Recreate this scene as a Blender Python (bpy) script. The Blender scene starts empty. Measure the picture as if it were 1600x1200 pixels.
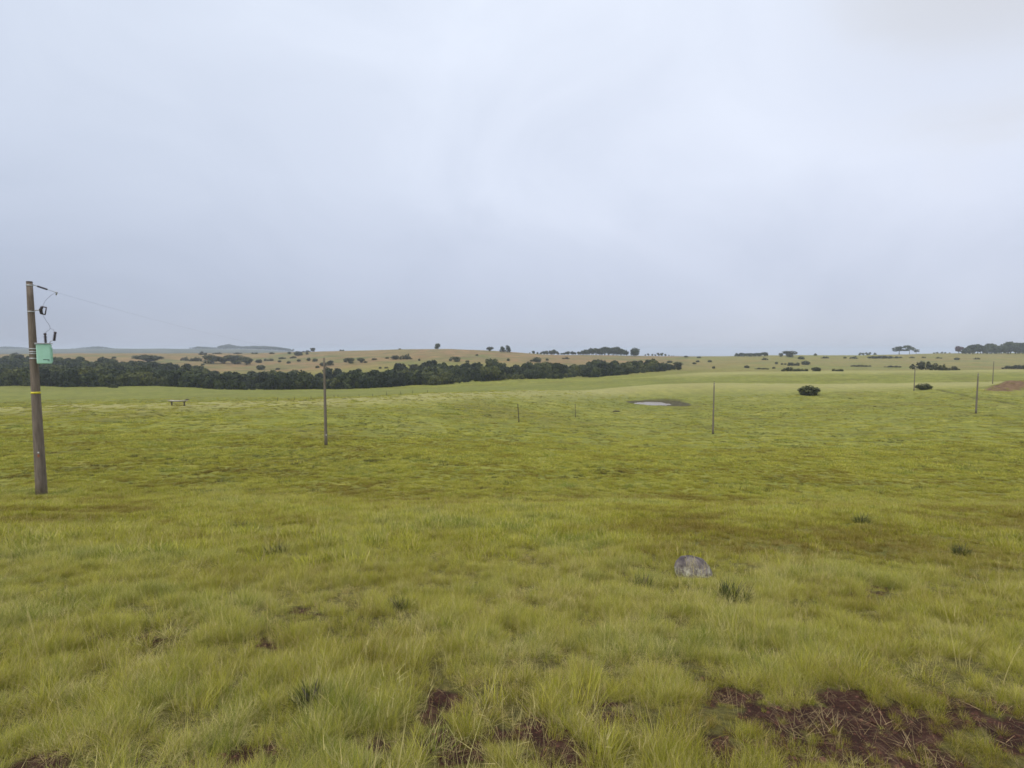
import bpy, bmesh, math, random
import numpy as np
from mathutils import Vector, Matrix
R = math.radians
random.seed(7)
rng = np.random.default_rng(7)
S = bpy.context.scene
COL = S.collection

# ------------------------------------------------------------------ camera, sky, sun, exposure
F = 800.0                       # focal length in pixels of the 1600 px wide photograph
PITCH = math.atan(50 / F)
CP, SP = math.cos(PITCH), math.sin(PITCH)
cam = bpy.data.cameras.new('camera')
cam.sensor_width = 36
cam.lens = 36 * F / 1600
cam.clip_start = 0.05
cam.clip_end = 30000
camo = bpy.data.objects.new('camera', cam)
COL.objects.link(camo)
camo.location = (0, 0, 0)       # the eye is the origin; the ground lies below it
camo.rotation_euler = (R(90) - PITCH, 0, 0)
S.camera = camo

SUN_EL, SUN_ROT = R(52), R(215)
W = bpy.data.worlds.new('World')
S.world = W
W.use_nodes = True
wn, wl = W.node_tree.nodes, W.node_tree.links
wn.clear()
wout = wn.new('ShaderNodeOutputWorld')
bg = wn.new('ShaderNodeBackground')
sky = wn.new('ShaderNodeTexSky')
sky.sky_type = 'NISHITA'
sky.sun_disc = False
sky.sun_elevation = SUN_EL
sky.sun_rotation = SUN_ROT
tc = wn.new('ShaderNodeTexCoord')
mp = wn.new('ShaderNodeMapping')
mp.inputs['Scale'].default_value = (1.0, 1.0, 1.5)
mp.inputs['Location'].default_value = (0.35, 0.2, 0.1)
wl.new(tc.outputs['Generated'], mp.inputs['Vector'])
nz = wn.new('ShaderNodeTexNoise')
nz.inputs['Scale'].default_value = 1.5
nz.inputs['Detail'].default_value = 5
nz.inputs['Roughness'].default_value = 0.5
nz.inputs['Distortion'].default_value = 0.4
wl.new(mp.outputs[0], nz.inputs['Vector'])
sep = wn.new('ShaderNodeSeparateXYZ')
wl.new(tc.outputs['Generated'], sep.inputs[0])
hr = wn.new('ShaderNodeValToRGB')           # overcast: greyer blue low down, paler high up
hr.color_ramp.interpolation = 'EASE'
SKYK = 5.15
e = hr.color_ramp.elements
e[0].position = 0.0; e[0].color = (0.475, 0.515, 0.645, 1)
e[1].position = 1.0; e[1].color = (1.50, 1.55, 1.65, 1)
for p_, c_ in ((0.08, (0.545, 0.59, 0.73)), (0.29, (0.755, 0.815, 0.955)), (0.52, (0.83, 0.895, 1.03)), (0.68, (0.92, 0.98, 1.10))):
    m = e.new(p_); m.color = (*c_, 1)
hr.color_ramp.interpolation = 'LINEAR'
wl.new(sep.outputs['Z'], hr.inputs[0])
nz.inputs['Scale'].default_value = 2.1; nz.inputs['Detail'].default_value = 7; nz.inputs['Roughness'].default_value = 0.52; nz.inputs['Distortion'].default_value = 0.9
cr = wn.new('ShaderNodeValToRGB')
cr.color_ramp.elements[0].position = 0.3; cr.color_ramp.elements[0].color = (0.93, 0.935, 0.945, 1)
cr.color_ramp.elements[1].position = 0.7; cr.color_ramp.elements[1].color = (1.07, 1.065, 1.055, 1)
wl.new(nz.outputs['Fac'], cr.inputs[0])
mul = wn.new('ShaderNodeMix'); mul.data_type = 'RGBA'; mul.blend_type = 'MULTIPLY'
mul.inputs['Factor'].default_value = 1
wl.new(hr.outputs[0], mul.inputs['A']); wl.new(cr.outputs[0], mul.inputs['B'])
# thicker cloud towards -x
side = wn.new('ShaderNodeMapRange')
side.inputs['From Min'].default_value = -1.0; side.inputs['From Max'].default_value = 1.0
sd = wn.new('ShaderNodeValToRGB'); se = sd.color_ramp.elements
se[0].position = 0.10; se[0].color = (0.80, 0.82, 0.84, 1)
se[1].position = 0.85; se[1].color = (1.10, 1.08, 1.06, 1)
q_ = se.new(0.46); q_.color = (0.99, 0.99, 0.99, 1)
wl.new(sep.outputs['X'], side.inputs['Value']); wl.new(side.outputs[0], sd.inputs[0])
mul2 = wn.new('ShaderNodeMix'); mul2.data_type = 'RGBA'; mul2.blend_type = 'MULTIPLY'; mul2.inputs['Factor'].default_value = 1
wl.new(mul.outputs['Result'], mul2.inputs['A']); wl.new(sd.outputs[0], mul2.inputs['B'])
# a darker, warmer grey bank of cloud high on the right
dt = wn.new('ShaderNodeVectorMath'); dt.operation = 'DOT_PRODUCT'
dt.inputs[1].default_value = Vector((0.60, 0.58, 0.56)).normalized()
wl.new(tc.outputs['Generated'], dt.inputs[0])
wob = wn.new('ShaderNodeMath'); wob.operation = 'MULTIPLY_ADD'; wob.inputs[1].default_value = 0.12
wl.new(nz.outputs['Fac'], wob.inputs[0]); wl.new(dt.outputs['Value'], wob.inputs[2])
cb = wn.new('ShaderNodeMapRange'); cb.interpolation_type = 'SMOOTHSTEP'
cb.inputs['From Min'].default_value = 0.995; cb.inputs['From Max'].default_value = 1.06
wl.new(wob.outputs[0], cb.inputs['Value'])
mul3 = wn.new('ShaderNodeMix'); mul3.data_type = 'RGBA'; mul3.blend_type = 'MULTIPLY'
wl.new(cb.outputs[0], mul3.inputs['Factor']); wl.new(mul2.outputs['Result'], mul3.inputs['A']); mul3.inputs['B'].default_value = (0.80, 0.77, 0.72, 1)
vm = mul3
vk = wn.new('ShaderNodeVectorMath'); vk.operation = 'SCALE'; vk.inputs['Scale'].default_value = SKYK
wl.new(vm.outputs['Result'], vk.inputs[0])
mx = wn.new('ShaderNodeMix'); mx.data_type = 'RGBA'; mx.inputs['Factor'].default_value = 0.94
wl.new(sky.outputs[0], mx.inputs['A']); wl.new(vk.outputs[0], mx.inputs['B'])
wl.new(mx.outputs['Result'], bg.inputs['Color'])
bg.inputs['Strength'].default_value = 0.12
wl.new(bg.outputs[0], wout.inputs[0])

sl = bpy.data.lights.new('sun', 'SUN')
sl.energy = 1.35
sl.angle = R(25)
sl.color = (1.0, 0.96, 0.9)
so = bpy.data.objects.new('sun', sl)
COL.objects.link(so)
so.rotation_euler = (R(90) - SUN_EL, 0, R(-215 + 180) + R(0))
so.location = (0, 0, 50)

S.render.engine = 'CYCLES'
S.view_settings.view_transform = 'Standard'
S.view_settings.look = 'None'
S.view_settings.exposure = 0.68
S.view_settings.gamma = 1
S.cycles.volume_bounces = 1
S.cycles.max_bounces = 6
S.cycles.diffuse_bounces = 3
S.cycles.filter_width = 1.6

# ------------------------------------------------------------------ helpers
def prop(o, label=None, cat=None, group=None, kind=None):
    if label: o['label'] = label
    if cat: o['category'] = cat
    if group: o['group'] = group
    if kind: o['kind'] = kind
    return o

def link(o, parent=None):
    COL.objects.link(o)
    if parent: o.parent = parent
    return o

def empty(name, loc, rz=0.0):
    o = bpy.data.objects.new(name, None)
    o.empty_display_size = 0.3
    COL.objects.link(o)
    o.location = loc
    o.rotation_euler = (0, 0, rz)
    return o

def mesh_np(name, verts, faces_flat, sizes, mats, smooth=False, matidx=None):
    me = bpy.data.meshes.new(name)
    verts = np.asarray(verts, np.float32)
    sizes = np.asarray(sizes, np.int32)
    me.vertices.add(len(verts)); me.vertices.foreach_set('co', verts.ravel())
    if len(sizes) == 0:
        me.update(); return me
    me.loops.add(len(faces_flat)); me.loops.foreach_set('vertex_index', np.asarray(faces_flat, np.int32))
    me.polygons.add(len(sizes))
    st = np.concatenate([[0], np.cumsum(sizes)[:-1]]).astype(np.int32)
    me.polygons.foreach_set('loop_start', st)
    if matidx is not None: me.polygons.foreach_set('material_index', np.asarray(matidx, np.int32))
    me.polygons.foreach_set('use_smooth', np.full(len(sizes), smooth))
    for m_ in mats: me.materials.append(m_)
    me.update(calc_edges=True)
    return me

def fattr(me, name, arr):
    a = me.attributes.new(name, 'FLOAT', 'POINT')
    a.data.foreach_set('value', np.asarray(arr, np.float32))

class MB:
    """collects shapes of ONE part"""
    def __init__(s): s.bm = bmesh.new()
    def tube(s, pts, rad, n=12, cap=True):
        pts = [Vector(p) for p in pts]
        if not hasattr(rad, '__len__'): rad = [rad] * len(pts)
        rings = []
        for i, p in enumerate(pts):
            d = (pts[min(i+1, len(pts)-1)] - pts[max(i-1, 0)]).normalized()
            up = Vector((0, 0, 1)) if abs(d.z) < 0.9 else Vector((0, 1, 0))
            a = d.cross(up).normalized(); b = d.cross(a).normalized()
            rings.append([s.bm.verts.new(p + (a*math.cos(2*math.pi*k/n) + b*math.sin(2*math.pi*k/n))*rad[i]) for k in range(n)])
        for r0, r1 in zip(rings, rings[1:]):
            for k in range(n):
                f = s.bm.faces.new((r0[k], r0[(k+1) % n], r1[(k+1) % n], r1[k])); f.smooth = True
        if cap:
            s.bm.faces.new(rings[0][::-1]); s.bm.faces.new(rings[-1])
        return s
    def box(s, c, size, rot=None, bevel=0.0):
        g = bmesh.ops.create_cube(s.bm, size=1)
        M = Matrix.Translation(c) @ (rot.to_4x4() if rot else Matrix()) @ Matrix.Diagonal((*size, 1))
        bmesh.ops.transform(s.bm, matrix=M, verts=g['verts'])
        if bevel:
            ed = list({e_ for v in g['verts'] for e_ in v.link_edges})
            bmesh.ops.bevel(s.bm, geom=ed, offset=bevel, segments=3, affect='EDGES', profile=0.5)
        return s
    def lathe(s, prof, n=16, M=None):
        """prof: (r, z) list round local z, transformed by M"""
        M = M or Matrix()
        rings = [[s.bm.verts.new(M @ Vector((max(r, 1e-4)*math.cos(2*math.pi*k/n), max(r, 1e-4)*math.sin(2*math.pi*k/n), z))) for k in range(n)] for r, z in prof]
        for r0, r1 in zip(rings, rings[1:]):
            for k in range(n):
                f = s.bm.faces.new((r0[k], r0[(k+1) % n], r1[(k+1) % n], r1[k])); f.smooth = True
        s.bm.faces.new(rings[0][::-1]); s.bm.faces.new(rings[-1])
        return s
    def build(s, name, mat, parent=None, loc=None):
        bmesh.ops.recalc_face_normals(s.bm, faces=s.bm.faces)
        me = bpy.data.meshes.new(name)
        s.bm.to_mesh(me); s.bm.free()
        me.materials.append(mat)
        o = bpy.data.objects.new(name, me)
        if loc is not None: o.location = loc
        return link(o, parent)

# numpy value noise
def _h(ix, iy, seed):
    h = (ix.astype(np.int64)*374761393 + iy.astype(np.int64)*668265263 + seed*974634777) & 0xffffffff
    h = ((h ^ (h >> 13)) * 1274126177) & 0xffffffff
    h = h ^ (h >> 16)
    return (h & 0xffffff) / float(0xffffff)
def vn(x, y, seed=0):
    x = np.asarray(x, float); y = np.asarray(y, float)
    ix, iy = np.floor(x), np.floor(y)
    fx, fy = x-ix, y-iy
    fx = fx*fx*fx*(fx*(fx*6-15)+10); fy = fy*fy*fy*(fy*(fy*6-15)+10)
    a = _h(ix, iy, seed)*(1-fx) + _h(ix+1, iy, seed)*fx
    b = _h(ix, iy+1, seed)*(1-fx) + _h(ix+1, iy+1, seed)*fx
    return a*(1-fy) + b*fy
def fbm(x, y, sc, seed=0, oc=4):
    v, a, t = 0, 1, 0
    for k in range(oc):
        v = v + a*vn(x/sc*2**k + 17.3*k, y/sc*2**k - 9.1*k, seed+k); t += a; a *= 0.5
    return v/t
def sst(x, a, b):
    t = np.clip((np.asarray(x, float)-a)/(b-a), 0, 1); return t*t*(3-2*t)

# ------------------------------------------------------------------ terrain
def ray(u, v):
    a, b = (u-800)/F, -(v-600)/F
    y = CP + b*SP
    return a/y, (-SP + b*CP)/y          # x and z per metre of depth

cols = {
 -700: [(22,768),(51,690),(100,640),(150,634),(200,622),(300,603),(400,592),(500,580),(600,569),(900,554),(1200,556),(2000,552),(3000,545.5),(5000,549)],
 0:   [(22,774),(35,718),(51,686),(75,656),(100,637),(130,634.5),(200,622),(300,603),(400,592),(500,580),(600,567.5),(900,553.2),(1200,555),(2000,552),(3000,545),(5000,549)],
 200: [(22,775),(35,724),(51,692),(75,658),(100,634),(130,632),(200,621),(300,604),(400,593),(500,580),(600,569),(900,552.5),(1200,554),(2000,552),(3000,545),(5000,549)],
 400: [(22,772),(35,728),(51,695),(75,660),(110,629),(140,628),(200,620),(300,610.5),(400,602),(500,588),(600,578),(800,563),(1000,551.5),(1300,553),(2200,551),(3000,545.5),(5000,549)],
 560: [(22,774),(35,729),(51,698),(80,662),(120,625),(150,620),(190,619.5),(240,614),(300,610),(400,600),(480,584),(600,570),(800,553),(950,547.5),(1200,549),(2500,556),(5000,556)],
 700: [(22,776),(35,731),(51,701),(91,662),(120,636),(150,615),(190,613.5),(230,609.5),(300,605),(350,600),(420,588),(500,575),(700,556),(900,545.5),(1100,547),(2500,556),(5000,556)],
 800: [(22,777),(35,733),(51,704),(91,668),(116,651),(150,626),(175,611.5),(215,611),(260,605.5),(330,600),(420,589),(500,578),(700,561),(920,550),(1100,552),(2500,561),(5000,558)],
 900: [(22,778),(35,735),(51,707),(91,674),(116,656),(150,634),(185,610.5),(220,608.5),(270,601),(330,595),(420,590),(520,580),(700,566),(950,556.5),(1200,558),(2500,562),(5000,558)],
 1000:[(22,780),(35,737),(51,710),(91,679),(130,652),(160,636),(178,628),(215,603),(240,602),(290,594),(360,588),(460,583),(560,575),(700,567),(950,557),(1200,558),(2500,562),(5000,558)],
 1100:[(22,782),(35,739),(51,712),(91,678),(130,652),(165,633),(190,620),(225,599),(260,596.5),(300,590),(350,582),(450,580),(560,574.5),(700,567),(950,557.5),(1200,558),(2500,562),(5000,558)],
 1300:[(22,786),(35,742),(51,714),(91,677),(116,656),(150,634),(185,614),(220,602.5),(280,590),(350,580),(450,579),(560,574.5),(700,567),(950,555.5),(1300,557),(2500,562),(5000,558)],
 1550:[(22,788),(35,744),(51,712),(91,666),(116,645),(150,626),(185,609),(218,598),(280,587),(350,578.5),(450,577),(560,572),(700,564),(900,552.5),(1300,554),(2500,561),(5000,558)],
 2300:[(22,788),(51,712),(91,662),(116,640),(150,622),(185,606),(218,595),(280,585),(350,577),(450,576),(600,567),(900,552),(1300,554),(2500,561),(5000,558)],
}
def pchip(x, y, xi):
    x = np.array(x, float); y = np.array(y, float)
    h = np.diff(x); d = np.diff(y)/h
    m_ = np.zeros(len(x)); m_[0], m_[-1] = d[0], d[-1]
    for i in range(1, len(x)-1):
        if d[i-1]*d[i] > 0:
            w1, w2 = 2*h[i]+h[i-1], h[i]+2*h[i-1]
            m_[i] = (w1+w2)/(w1/d[i-1]+w2/d[i])
    k = np.clip(np.searchsorted(x, xi)-1, 0, len(h)-1)
    t = (xi-x[k])/h[k]
    t = np.clip(t, 0, 1)
    return ((1+2*t)*(1-t)**2*y[k] + t*(1-t)**2*h[k]*m_[k] + t*t*(3-2*t)*y[k+1] + t*t*(t-1)*h[k]*m_[k+1])
LY = np.linspace(math.log(0.1), math.log(6000), 900)
AK, TAB = [], []
for u in sorted(cols):
    k = cols[u]
    Ys = [0.0, 2.5, 5, 9, 14] + [a for a, _ in k]
    zs = [-1.5, -2.05, -2.62, -3.45, -4.45] + [ray(u, v)[1]*Y for Y, v in k]
    AK.append((u-800)/F); TAB.append(pchip(Ys, zs, np.exp(LY)))
AK = np.array(AK); TAB = np.array(TAB)
AU = np.linspace(AK[0], AK[-1], 400)
TA2 = np.array([pchip(AK, TAB[:, j], AU) for j in range(len(LY))]).T
# soften across columns so no facets show
ker = np.exp(-0.5*(np.arange(-12, 13)/5.0)**2); ker /= ker.sum()
TA2 = np.array([np.convolve(np.pad(TA2[:, j], 12, 'edge'), ker, 'valid') for j in range(len(LY))]).T

def lookup(a, D):
    fi = np.clip((a-AU[0])/(AU[1]-AU[0]), 0, len(AU)-1.001)
    fj = np.clip((np.log(np.maximum(D, 0.1))-LY[0])/(LY[1]-LY[0]), 0, len(LY)-1.001)
    i, j = fi.astype(int), fj.astype(int); p, q = fi-i, fj-j
    return (TA2[i, j]*(1-p)*(1-q) + TA2[i+1, j]*p*(1-q) + TA2[i, j+1]*(1-p)*q + TA2[i+1, j+1]*p*q)

PX, PY = ray(1030, 630)[0]*170, 170.0      # pond centre
PZ = float(ray(1030, 630.5)[1]*170)
MND = []                                   # filled below: the earth bank on the right
def pond_r(x, y):
    dx, dy = (x-PX)/9.5, (y-PY)/8.5
    ang = np.arctan2(dy, dx)
    return np.hypot(dx, dy)*(1 + 0.12*np.sin(2*ang+0.6) + 0.08*np.sin(3*ang+2) + 0.04*np.sin(7*ang))
def seg(x, y, pts):
    """distance to a polyline"""
    best = np.full(np.shape(x), 1e9)
    for (x0, y0), (x1, y1) in zip(pts, pts[1:]):
        dx, dy = x1-x0, y1-y0
        t = np.clip(((x-x0)*dx+(y-y0)*dy)/(dx*dx+dy*dy), 0, 1)
        best = np.minimum(best, np.hypot(x-x0-t*dx, y-y0-t*dy))
    return best
DITCH = [(ray(1468, 611)[0]*184, 184), (ray(1500, 619)[0]*170, 170), (ray(1545, 627)[0]*152, 152), (ray(1590, 636)[0]*136, 136)]
BANK = [(171, 180), (186, 189), (205, 194), (235, 192), (270, 186)]
def ground(x, y):
    x = np.asarray(x, float); y = np.asarray(y, float)
    D = np.maximum(np.maximum(np.abs(y), np.abs(x)/1.6), 0.1)
    a = np.clip(x/D, AU[0], AU[-1])
    z = lookup(a, D)
    r = np.hypot(x, y)
    z = z + (fbm(x, y, 0.55, 11, 3)-0.5)*0.10*sst(r, 0, 3)*(1-sst(r, 60, 120))
    z = z + (fbm(x, y, 3.0, 21, 3)-0.5)*0.16*sst(r, 2, 10)*(1-sst(r, 600, 1200))
    z = z + (fbm(x, y, 22.0, 31, 4)-0.5)*0.9*sst(r, 40, 200)*(1-sst(r, 2500, 3500))
    z = z + (fbm(x, y, 170.0, 41, 3)-0.5)*5.0*sst(r, 350, 900)
    # pond basin
    p = pond_r(x, y)
    back = sst(y, PY-2, PY+7)*sst(x, PX-6, PX+8)
    rim = PZ + 0.22 + 1.0*sst(p, 0.95, 1.3)*(0.06+0.85*back)
    w = 1-sst(p, 1.25, 1.9)
    z = z*(1-w) + rim*w
    z = z - 0.10*(1-sst(p, 0.85, 1.05)) - 0.8*(1-sst(np.hypot((x-PX+2.6)/5.6, (y-PY+1)/6.2)*(1+0.1*np.sin(3*np.arctan2(y-PY, x-PX)+1)), 0.8, 1.02))
    # ditch
    d = seg(x, y, DITCH)
    z = z - 0.45*np.exp(-(d/1.1)**2) + 0.25*np.exp(-((d-3)/1.5)**2)
    # excavated bank of earth
    d = seg(x, y, BANK)
    z = z + 3.1*sst(x, 163, 190)*np.exp(-(d/6.5)**2)*(0.75+0.5*fbm(x, y, 5, 71, 3))
    return z
def gz(x, y): return float(ground(np.array([x]), np.array([y]))[0])

YS = np.exp(np.linspace(math.log(2.2), math.log(4500), 4000))
def hit(u, v, ymin=0, ymax=1080):
    """first point of the ground on the line of sight of photo pixel (u, v)"""
    ax, az = ray(u, v)
    ys = YS[(YS > ymin) & (YS < ymax)]
    g = ground(ax*ys, ys) - az*ys
    k = np.where(g >= 0)[0]
    k = k[0] if len(k) else int(np.argmax(g/ys))
    Y = float(ys[k]); x = ax*Y
    return x, Y, gz(x, Y)

# mesh of the ground: a fan of rings
rr = np.exp(np.linspace(math.log(0.5), math.log(7000), 820))
front = np.linspace(-60, 60, 760)
rest = np.linspace(60, 300, 122)[1:-1]
az_ = np.radians(np.concatenate([front, rest]))
nA, nR = len(az_), len(rr)
A_, R_ = np.meshgrid(az_, rr)
gx, gy = np.sin(A_)*R_, np.cos(A_)*R_
vx, vy = gx.ravel(), gy.ravel()
vz = ground(vx, vy)
verts = np.stack([vx, vy, vz], 1)
verts = np.vstack([verts, [[0, 0, gz(0, 0)]]])
i0 = np.arange(nR-1)[:, None]*nA + np.arange(nA)[None, :]
i1 = np.arange(nR-1)[:, None]*nA + (np.arange(nA)[None, :]+1) % nA
quads = np.stack([i0, i0+nA, i1+nA, i1], -1).reshape(-1, 4)
quads = quads[:, ::-1]
c = len(verts)-1
tris = np.stack([np.full(nA, c), np.arange(nA), (np.arange(nA)+1) % nA], -1)[:, ::-1]
flat = np.concatenate([quads.ravel(), tris.ravel()])
sizes = np.concatenate([np.full(len(quads), 4), np.full(len(tris), 3)])

# land cover, as seen in the photograph
def uof(x, y): return 800 + F*x/np.maximum(y, 1)
SOILP = [(1150,1088,70,24,1.2),(1235,1120,95,34,1.3),(1320,1095,60,24,1.1),(1400,1140,130,42,1.2),(1500,1120,90,28,1.1),(1590,1150,70,44,1.25),
         (1250,1175,90,25,.9),(1480,1190,140,24,1.15),(1115,1190,60,25,.7),(975,1130,40,26,1.0),(960,1100,25,16,.8),(590,1165,50,24,1.1),(440,1184,110,26,1.15),(250,1192,95,22,1.05),(850,1190,80,18,.9),
         (80,1195,80,22,1.0),(345,1027,60,9,.6),(420,1010,40,8,.5),(200,1000,60,9,.45),(700,1095,35,18,.9),(720,1180,80,28,1.05),(855,1150,40,24,.8),(660,1115,36,16,.7),(1030,970,40,9,.5),(500,960,44,8,.45),(1360,925,40,10,.5),
         (1220,1060,30,8,.6),(1440,1085,50,10,.6),(800,1040,30,8,.5)]
def soil(x, y, both=False):
    m_ = np.zeros(np.shape(x))
    yy = np.maximum(y, 0.3)
    z = lookup(np.clip(x/yy, AU[0], AU[-1]), yy)
    # back to photo coordinates
    dz = -z*1.0
    fwd = yy*CP + dz*SP; up = yy*SP - dz*CP
    u = 800 + F*x/fwd; v = 600 - F*up/fwd
    for (cu, cv, ru, rv, s_) in SOILP:
        m_ = np.maximum(m_, s_*np.exp(-((u-cu)/ru)**2-((v-cv)/rv)**2))
    m_ = np.where((y > 0.5) & (y < 14), m_, 0.35*(y <= 0.5))
    n_ = fbm(x, y, 0.35, 51, 4)
    wide_ = m_
    out_ = sst(m_ + (n_-0.5)*2.0 + (fbm(x, y, 0.12, 57, 2)-0.5)*1.0, 0.40, 0.60)*(m_ > 0.10)
    return (out_, wide_) if both else out_
rad = np.hypot(vx, vy)
U_ = uof(vx, vy)
a_soil = soil(vx, vy)
db = seg(vx, vy, BANK)
a_soil = np.maximum(a_soil, sst(1-db/7.5 + (fbm(vx, vy, 6, 61)-0.5)*0.8, 0.35, 0.6))
# tan dry grass on the hill beyond the woodland
side_r = sst(U_, 1000, 1120)
dry = (1-side_r)*(sst(rad + 160*(fbm(vx, vy, 130, 91, 3)-0.5), 480, 700)*(0.5+0.9*fbm(vx, vy, 110, 81, 4)) + 0.2*sst(rad, 380, 470)) + side_r*sst(vy, 352, 372)*(0.36+0.6*(fbm(vx, vy, 120, 83, 4)-0.3))
dry = np.clip(np.where(rad < 1300, dry, 0.35*dry), 0, 1)
farw = sst(rad, 1250, 1700)
side_r0 = 0
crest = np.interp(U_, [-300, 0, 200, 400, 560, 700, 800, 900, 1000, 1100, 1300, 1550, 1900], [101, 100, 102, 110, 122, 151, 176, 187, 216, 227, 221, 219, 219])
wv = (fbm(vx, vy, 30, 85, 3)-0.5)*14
pale = np.exp(-(np.minimum(vy-crest+3, 0)/(0.10*crest))**2)*(vy < crest+9)*(0.75+0.5*fbm(vx, vy, 18, 86))  # lightness of the grazing crest, put into the grass colour
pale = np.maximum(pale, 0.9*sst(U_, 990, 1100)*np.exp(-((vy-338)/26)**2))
lush2 = sst(vy, crest+8, crest+20)*(1-sst(vy, 290, 330))*0.7*(1-sst(U_, 1000, 1250)*0.6)  # darker green behind the crest: shading contrast painted into the grass colour
lush2 = np.maximum(lush2, np.exp(-((vy-crest*0.86+wv)/9)**2)*sst(U_, 880, 980)*(1-sst(U_, 1180, 1300))*0.9)
hollow = np.exp(-((vx-PX+12)/45)**2-((vy-172)/18)**2)
pnd = pond_r(vx, vy)
mud = (1-sst(pnd, 1.0, 1.14))*1.0
mud = np.maximum(mud, 0.8*(1-sst(pnd, 1.05, 1.3))*sst(vy, PY, PY+6)*sst(vx, PX-8, PX+4))
dd = seg(vx, vy, DITCH)
dit = np.exp(-((dd+(fbm(vx, vy, 5, 97)-0.5)*1.6)/1.2)**2)*(0.45+0.7*fbm(vx, vy, 9, 95))

me_g = mesh_np('ground', verts, flat, sizes, [], smooth=True)
z1 = lambda a: np.append(a, 0)
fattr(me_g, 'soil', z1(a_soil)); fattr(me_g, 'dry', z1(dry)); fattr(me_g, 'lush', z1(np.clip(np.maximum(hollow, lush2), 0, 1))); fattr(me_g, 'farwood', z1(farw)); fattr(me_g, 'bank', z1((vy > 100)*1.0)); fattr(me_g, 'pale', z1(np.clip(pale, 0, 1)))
fattr(me_g, 'mud', z1(np.clip(mud, 0, 1))); fattr(me_g, 'ditch', z1(dit))

# ------------------------------------------------------------------ materials
def nmat(name):
    m_ = bpy.data.materials.new(name); m_.use_nodes = True
    n, l = m_.node_tree.nodes, m_.node_tree.links
    return m_, n, l, n['Principled BSDF']
def node(n, t, **kw):
    x = n.new(t)
    for k, v in kw.items():
        if k in x.inputs.keys(): x.inputs[k].default_value = v
        else: setattr(x, k, v)
    return x
def ramp(n, l, fac, stops):
    r_ = n.new('ShaderNodeValToRGB'); e_ = r_.color_ramp.elements
    e_[0].position, e_[0].color = stops[0][0], (*stops[0][1], 1)
    e_[1].position, e_[1].color = stops[-1][0], (*stops[-1][1], 1)
    for p, c_ in stops[1:-1]:
        q = e_.new(p); q.color = (*c_, 1)
    l.new(fac, r_.inputs[0]); return r_.outputs[0]
def mix(n, l, fac, a, b, mode='MIX'):
    x = n.new('ShaderNodeMix'); x.data_type = 'RGBA'; x.blend_type = mode
    for s_, k in ((fac, 'Factor'), (a, 'A'), (b, 'B')):
        if isinstance(s_, (int, float)): x.inputs[k].default_value = s_
        elif isinstance(s_, tuple): x.inputs[k].default_value = (*s_, 1)
        else: l.new(s_, x.inputs[k])
    return x.outputs['Result']
def noise(n, l, vec, sc, det=4, rough=0.55, dist=0.0):
    x = node(n, 'ShaderNodeTexNoise', Scale=sc, Detail=det, Roughness=rough, Distortion=dist)
    if vec is not None: l.new(vec, x.inputs['Vector'])
    return x.outputs['Fac']
def math_(n, l, op, a, b=0.0, clamp=False):
    x = n.new('ShaderNodeMath'); x.operation = op; x.use_clamp = clamp
    for s_, k in ((a, 0), (b, 1)):
        if isinstance(s_, (int, float)): x.inputs[k].default_value = s_
        else: l.new(s_, x.inputs[k])
    return x.outputs[0]

GREEN = (0.176, 0.182, 0.031); OLIVE = (0.160, 0.152, 0.030); PALE = (0.205, 0.195, 0.050); DEEP = (0.062, 0.080, 0.014)
m_ground, n, l, P = nmat('pasture ground')
geo = n.new('ShaderNodeNewGeometry'); pos = geo.outputs['Position']
def at_(name):
    x = n.new('ShaderNodeAttribute'); x.attribute_name = name; return x.outputs['Fac']
n1 = noise(n, l, pos, 0.045, 5); n2 = noise(n, l, pos, 0.28, 5, 0.6); n3 = noise(n, l, pos, 1.9, 5, 0.65); n4 = noise(n, l, pos, 14, 3)
g1 = ramp(n, l, n1, [(0.36, OLIVE), (0.5, GREEN), (0.64, (0.205, 0.200, 0.045))])
g2 = ramp(n, l, n2, [(0.30, (0.55, 0.58, 0.48)), (0.45, (0.90, 0.91, 0.88)), (0.56, (1.05, 1.05, 1.0)), (0.72, (1.45, 1.36, 1.35))])
g3 = ramp(n, l, n3, [(0.32, (0.48, 0.54, 0.40)), (0.45, (0.92, 0.94, 0.90)), (0.68, (1.32, 1.25, 1.22))])
col = mix(n, l, 1.0, mix(n, l, 1.0, g1, g2, 'MULTIPLY'), g3, 'MULTIPLY')
# cattle paths and bare stony spots at mid distance
sp = ramp(n, l, noise(n, l, pos, 0.75, 4, 0.7, 0.4), [(0.60, (0, 0, 0)), (0.70, (1, 1, 1))])
col = mix(n, l, math_(n, l, 'MULTIPLY', sp, 0.4), col, (0.12, 0.088, 0.036))
col = mix(n, l, math_(n, l, 'MULTIPLY', at_('lush'), 0.55), col, (0.13, 0.145, 0.035))
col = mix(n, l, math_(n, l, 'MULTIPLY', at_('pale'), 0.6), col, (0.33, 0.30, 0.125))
dryc = ramp(n, l, noise(n, l, pos, 0.012, 6, 0.6, 0.6), [(0.36, (0.125, 0.128, 0.040)), (0.46, (0.172, 0.135, 0.052)), (0.56, (0.222, 0.140, 0.062)), (0.66, (0.160, 0.134, 0.052))])
dryc = mix(n, l, 1.0, dryc, ramp(n, l, noise(n, l, pos, 0.06, 5, 0.65), [(0.33, (0.72, 0.74, 0.7)), (0.66, (1.22, 1.2, 1.2))]), 'MULTIPLY')
col = mix(n, l, at_('dry'), col, dryc)
col = mix(n, l, at_('farwood'), col, ramp(n, l, noise(n, l, pos, 0.006, 5, 0.65), [(0.45, (0.045, 0.054, 0.034)), (0.62, (0.10, 0.10, 0.06))]))
soilc = ramp(n, l, noise(n, l, pos, 9, 6, 0.7), [(0.3, (0.018, 0.008, 0.005)), (0.5, (0.044, 0.019, 0.012)), (0.68, (0.090, 0.044, 0.030))])
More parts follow.
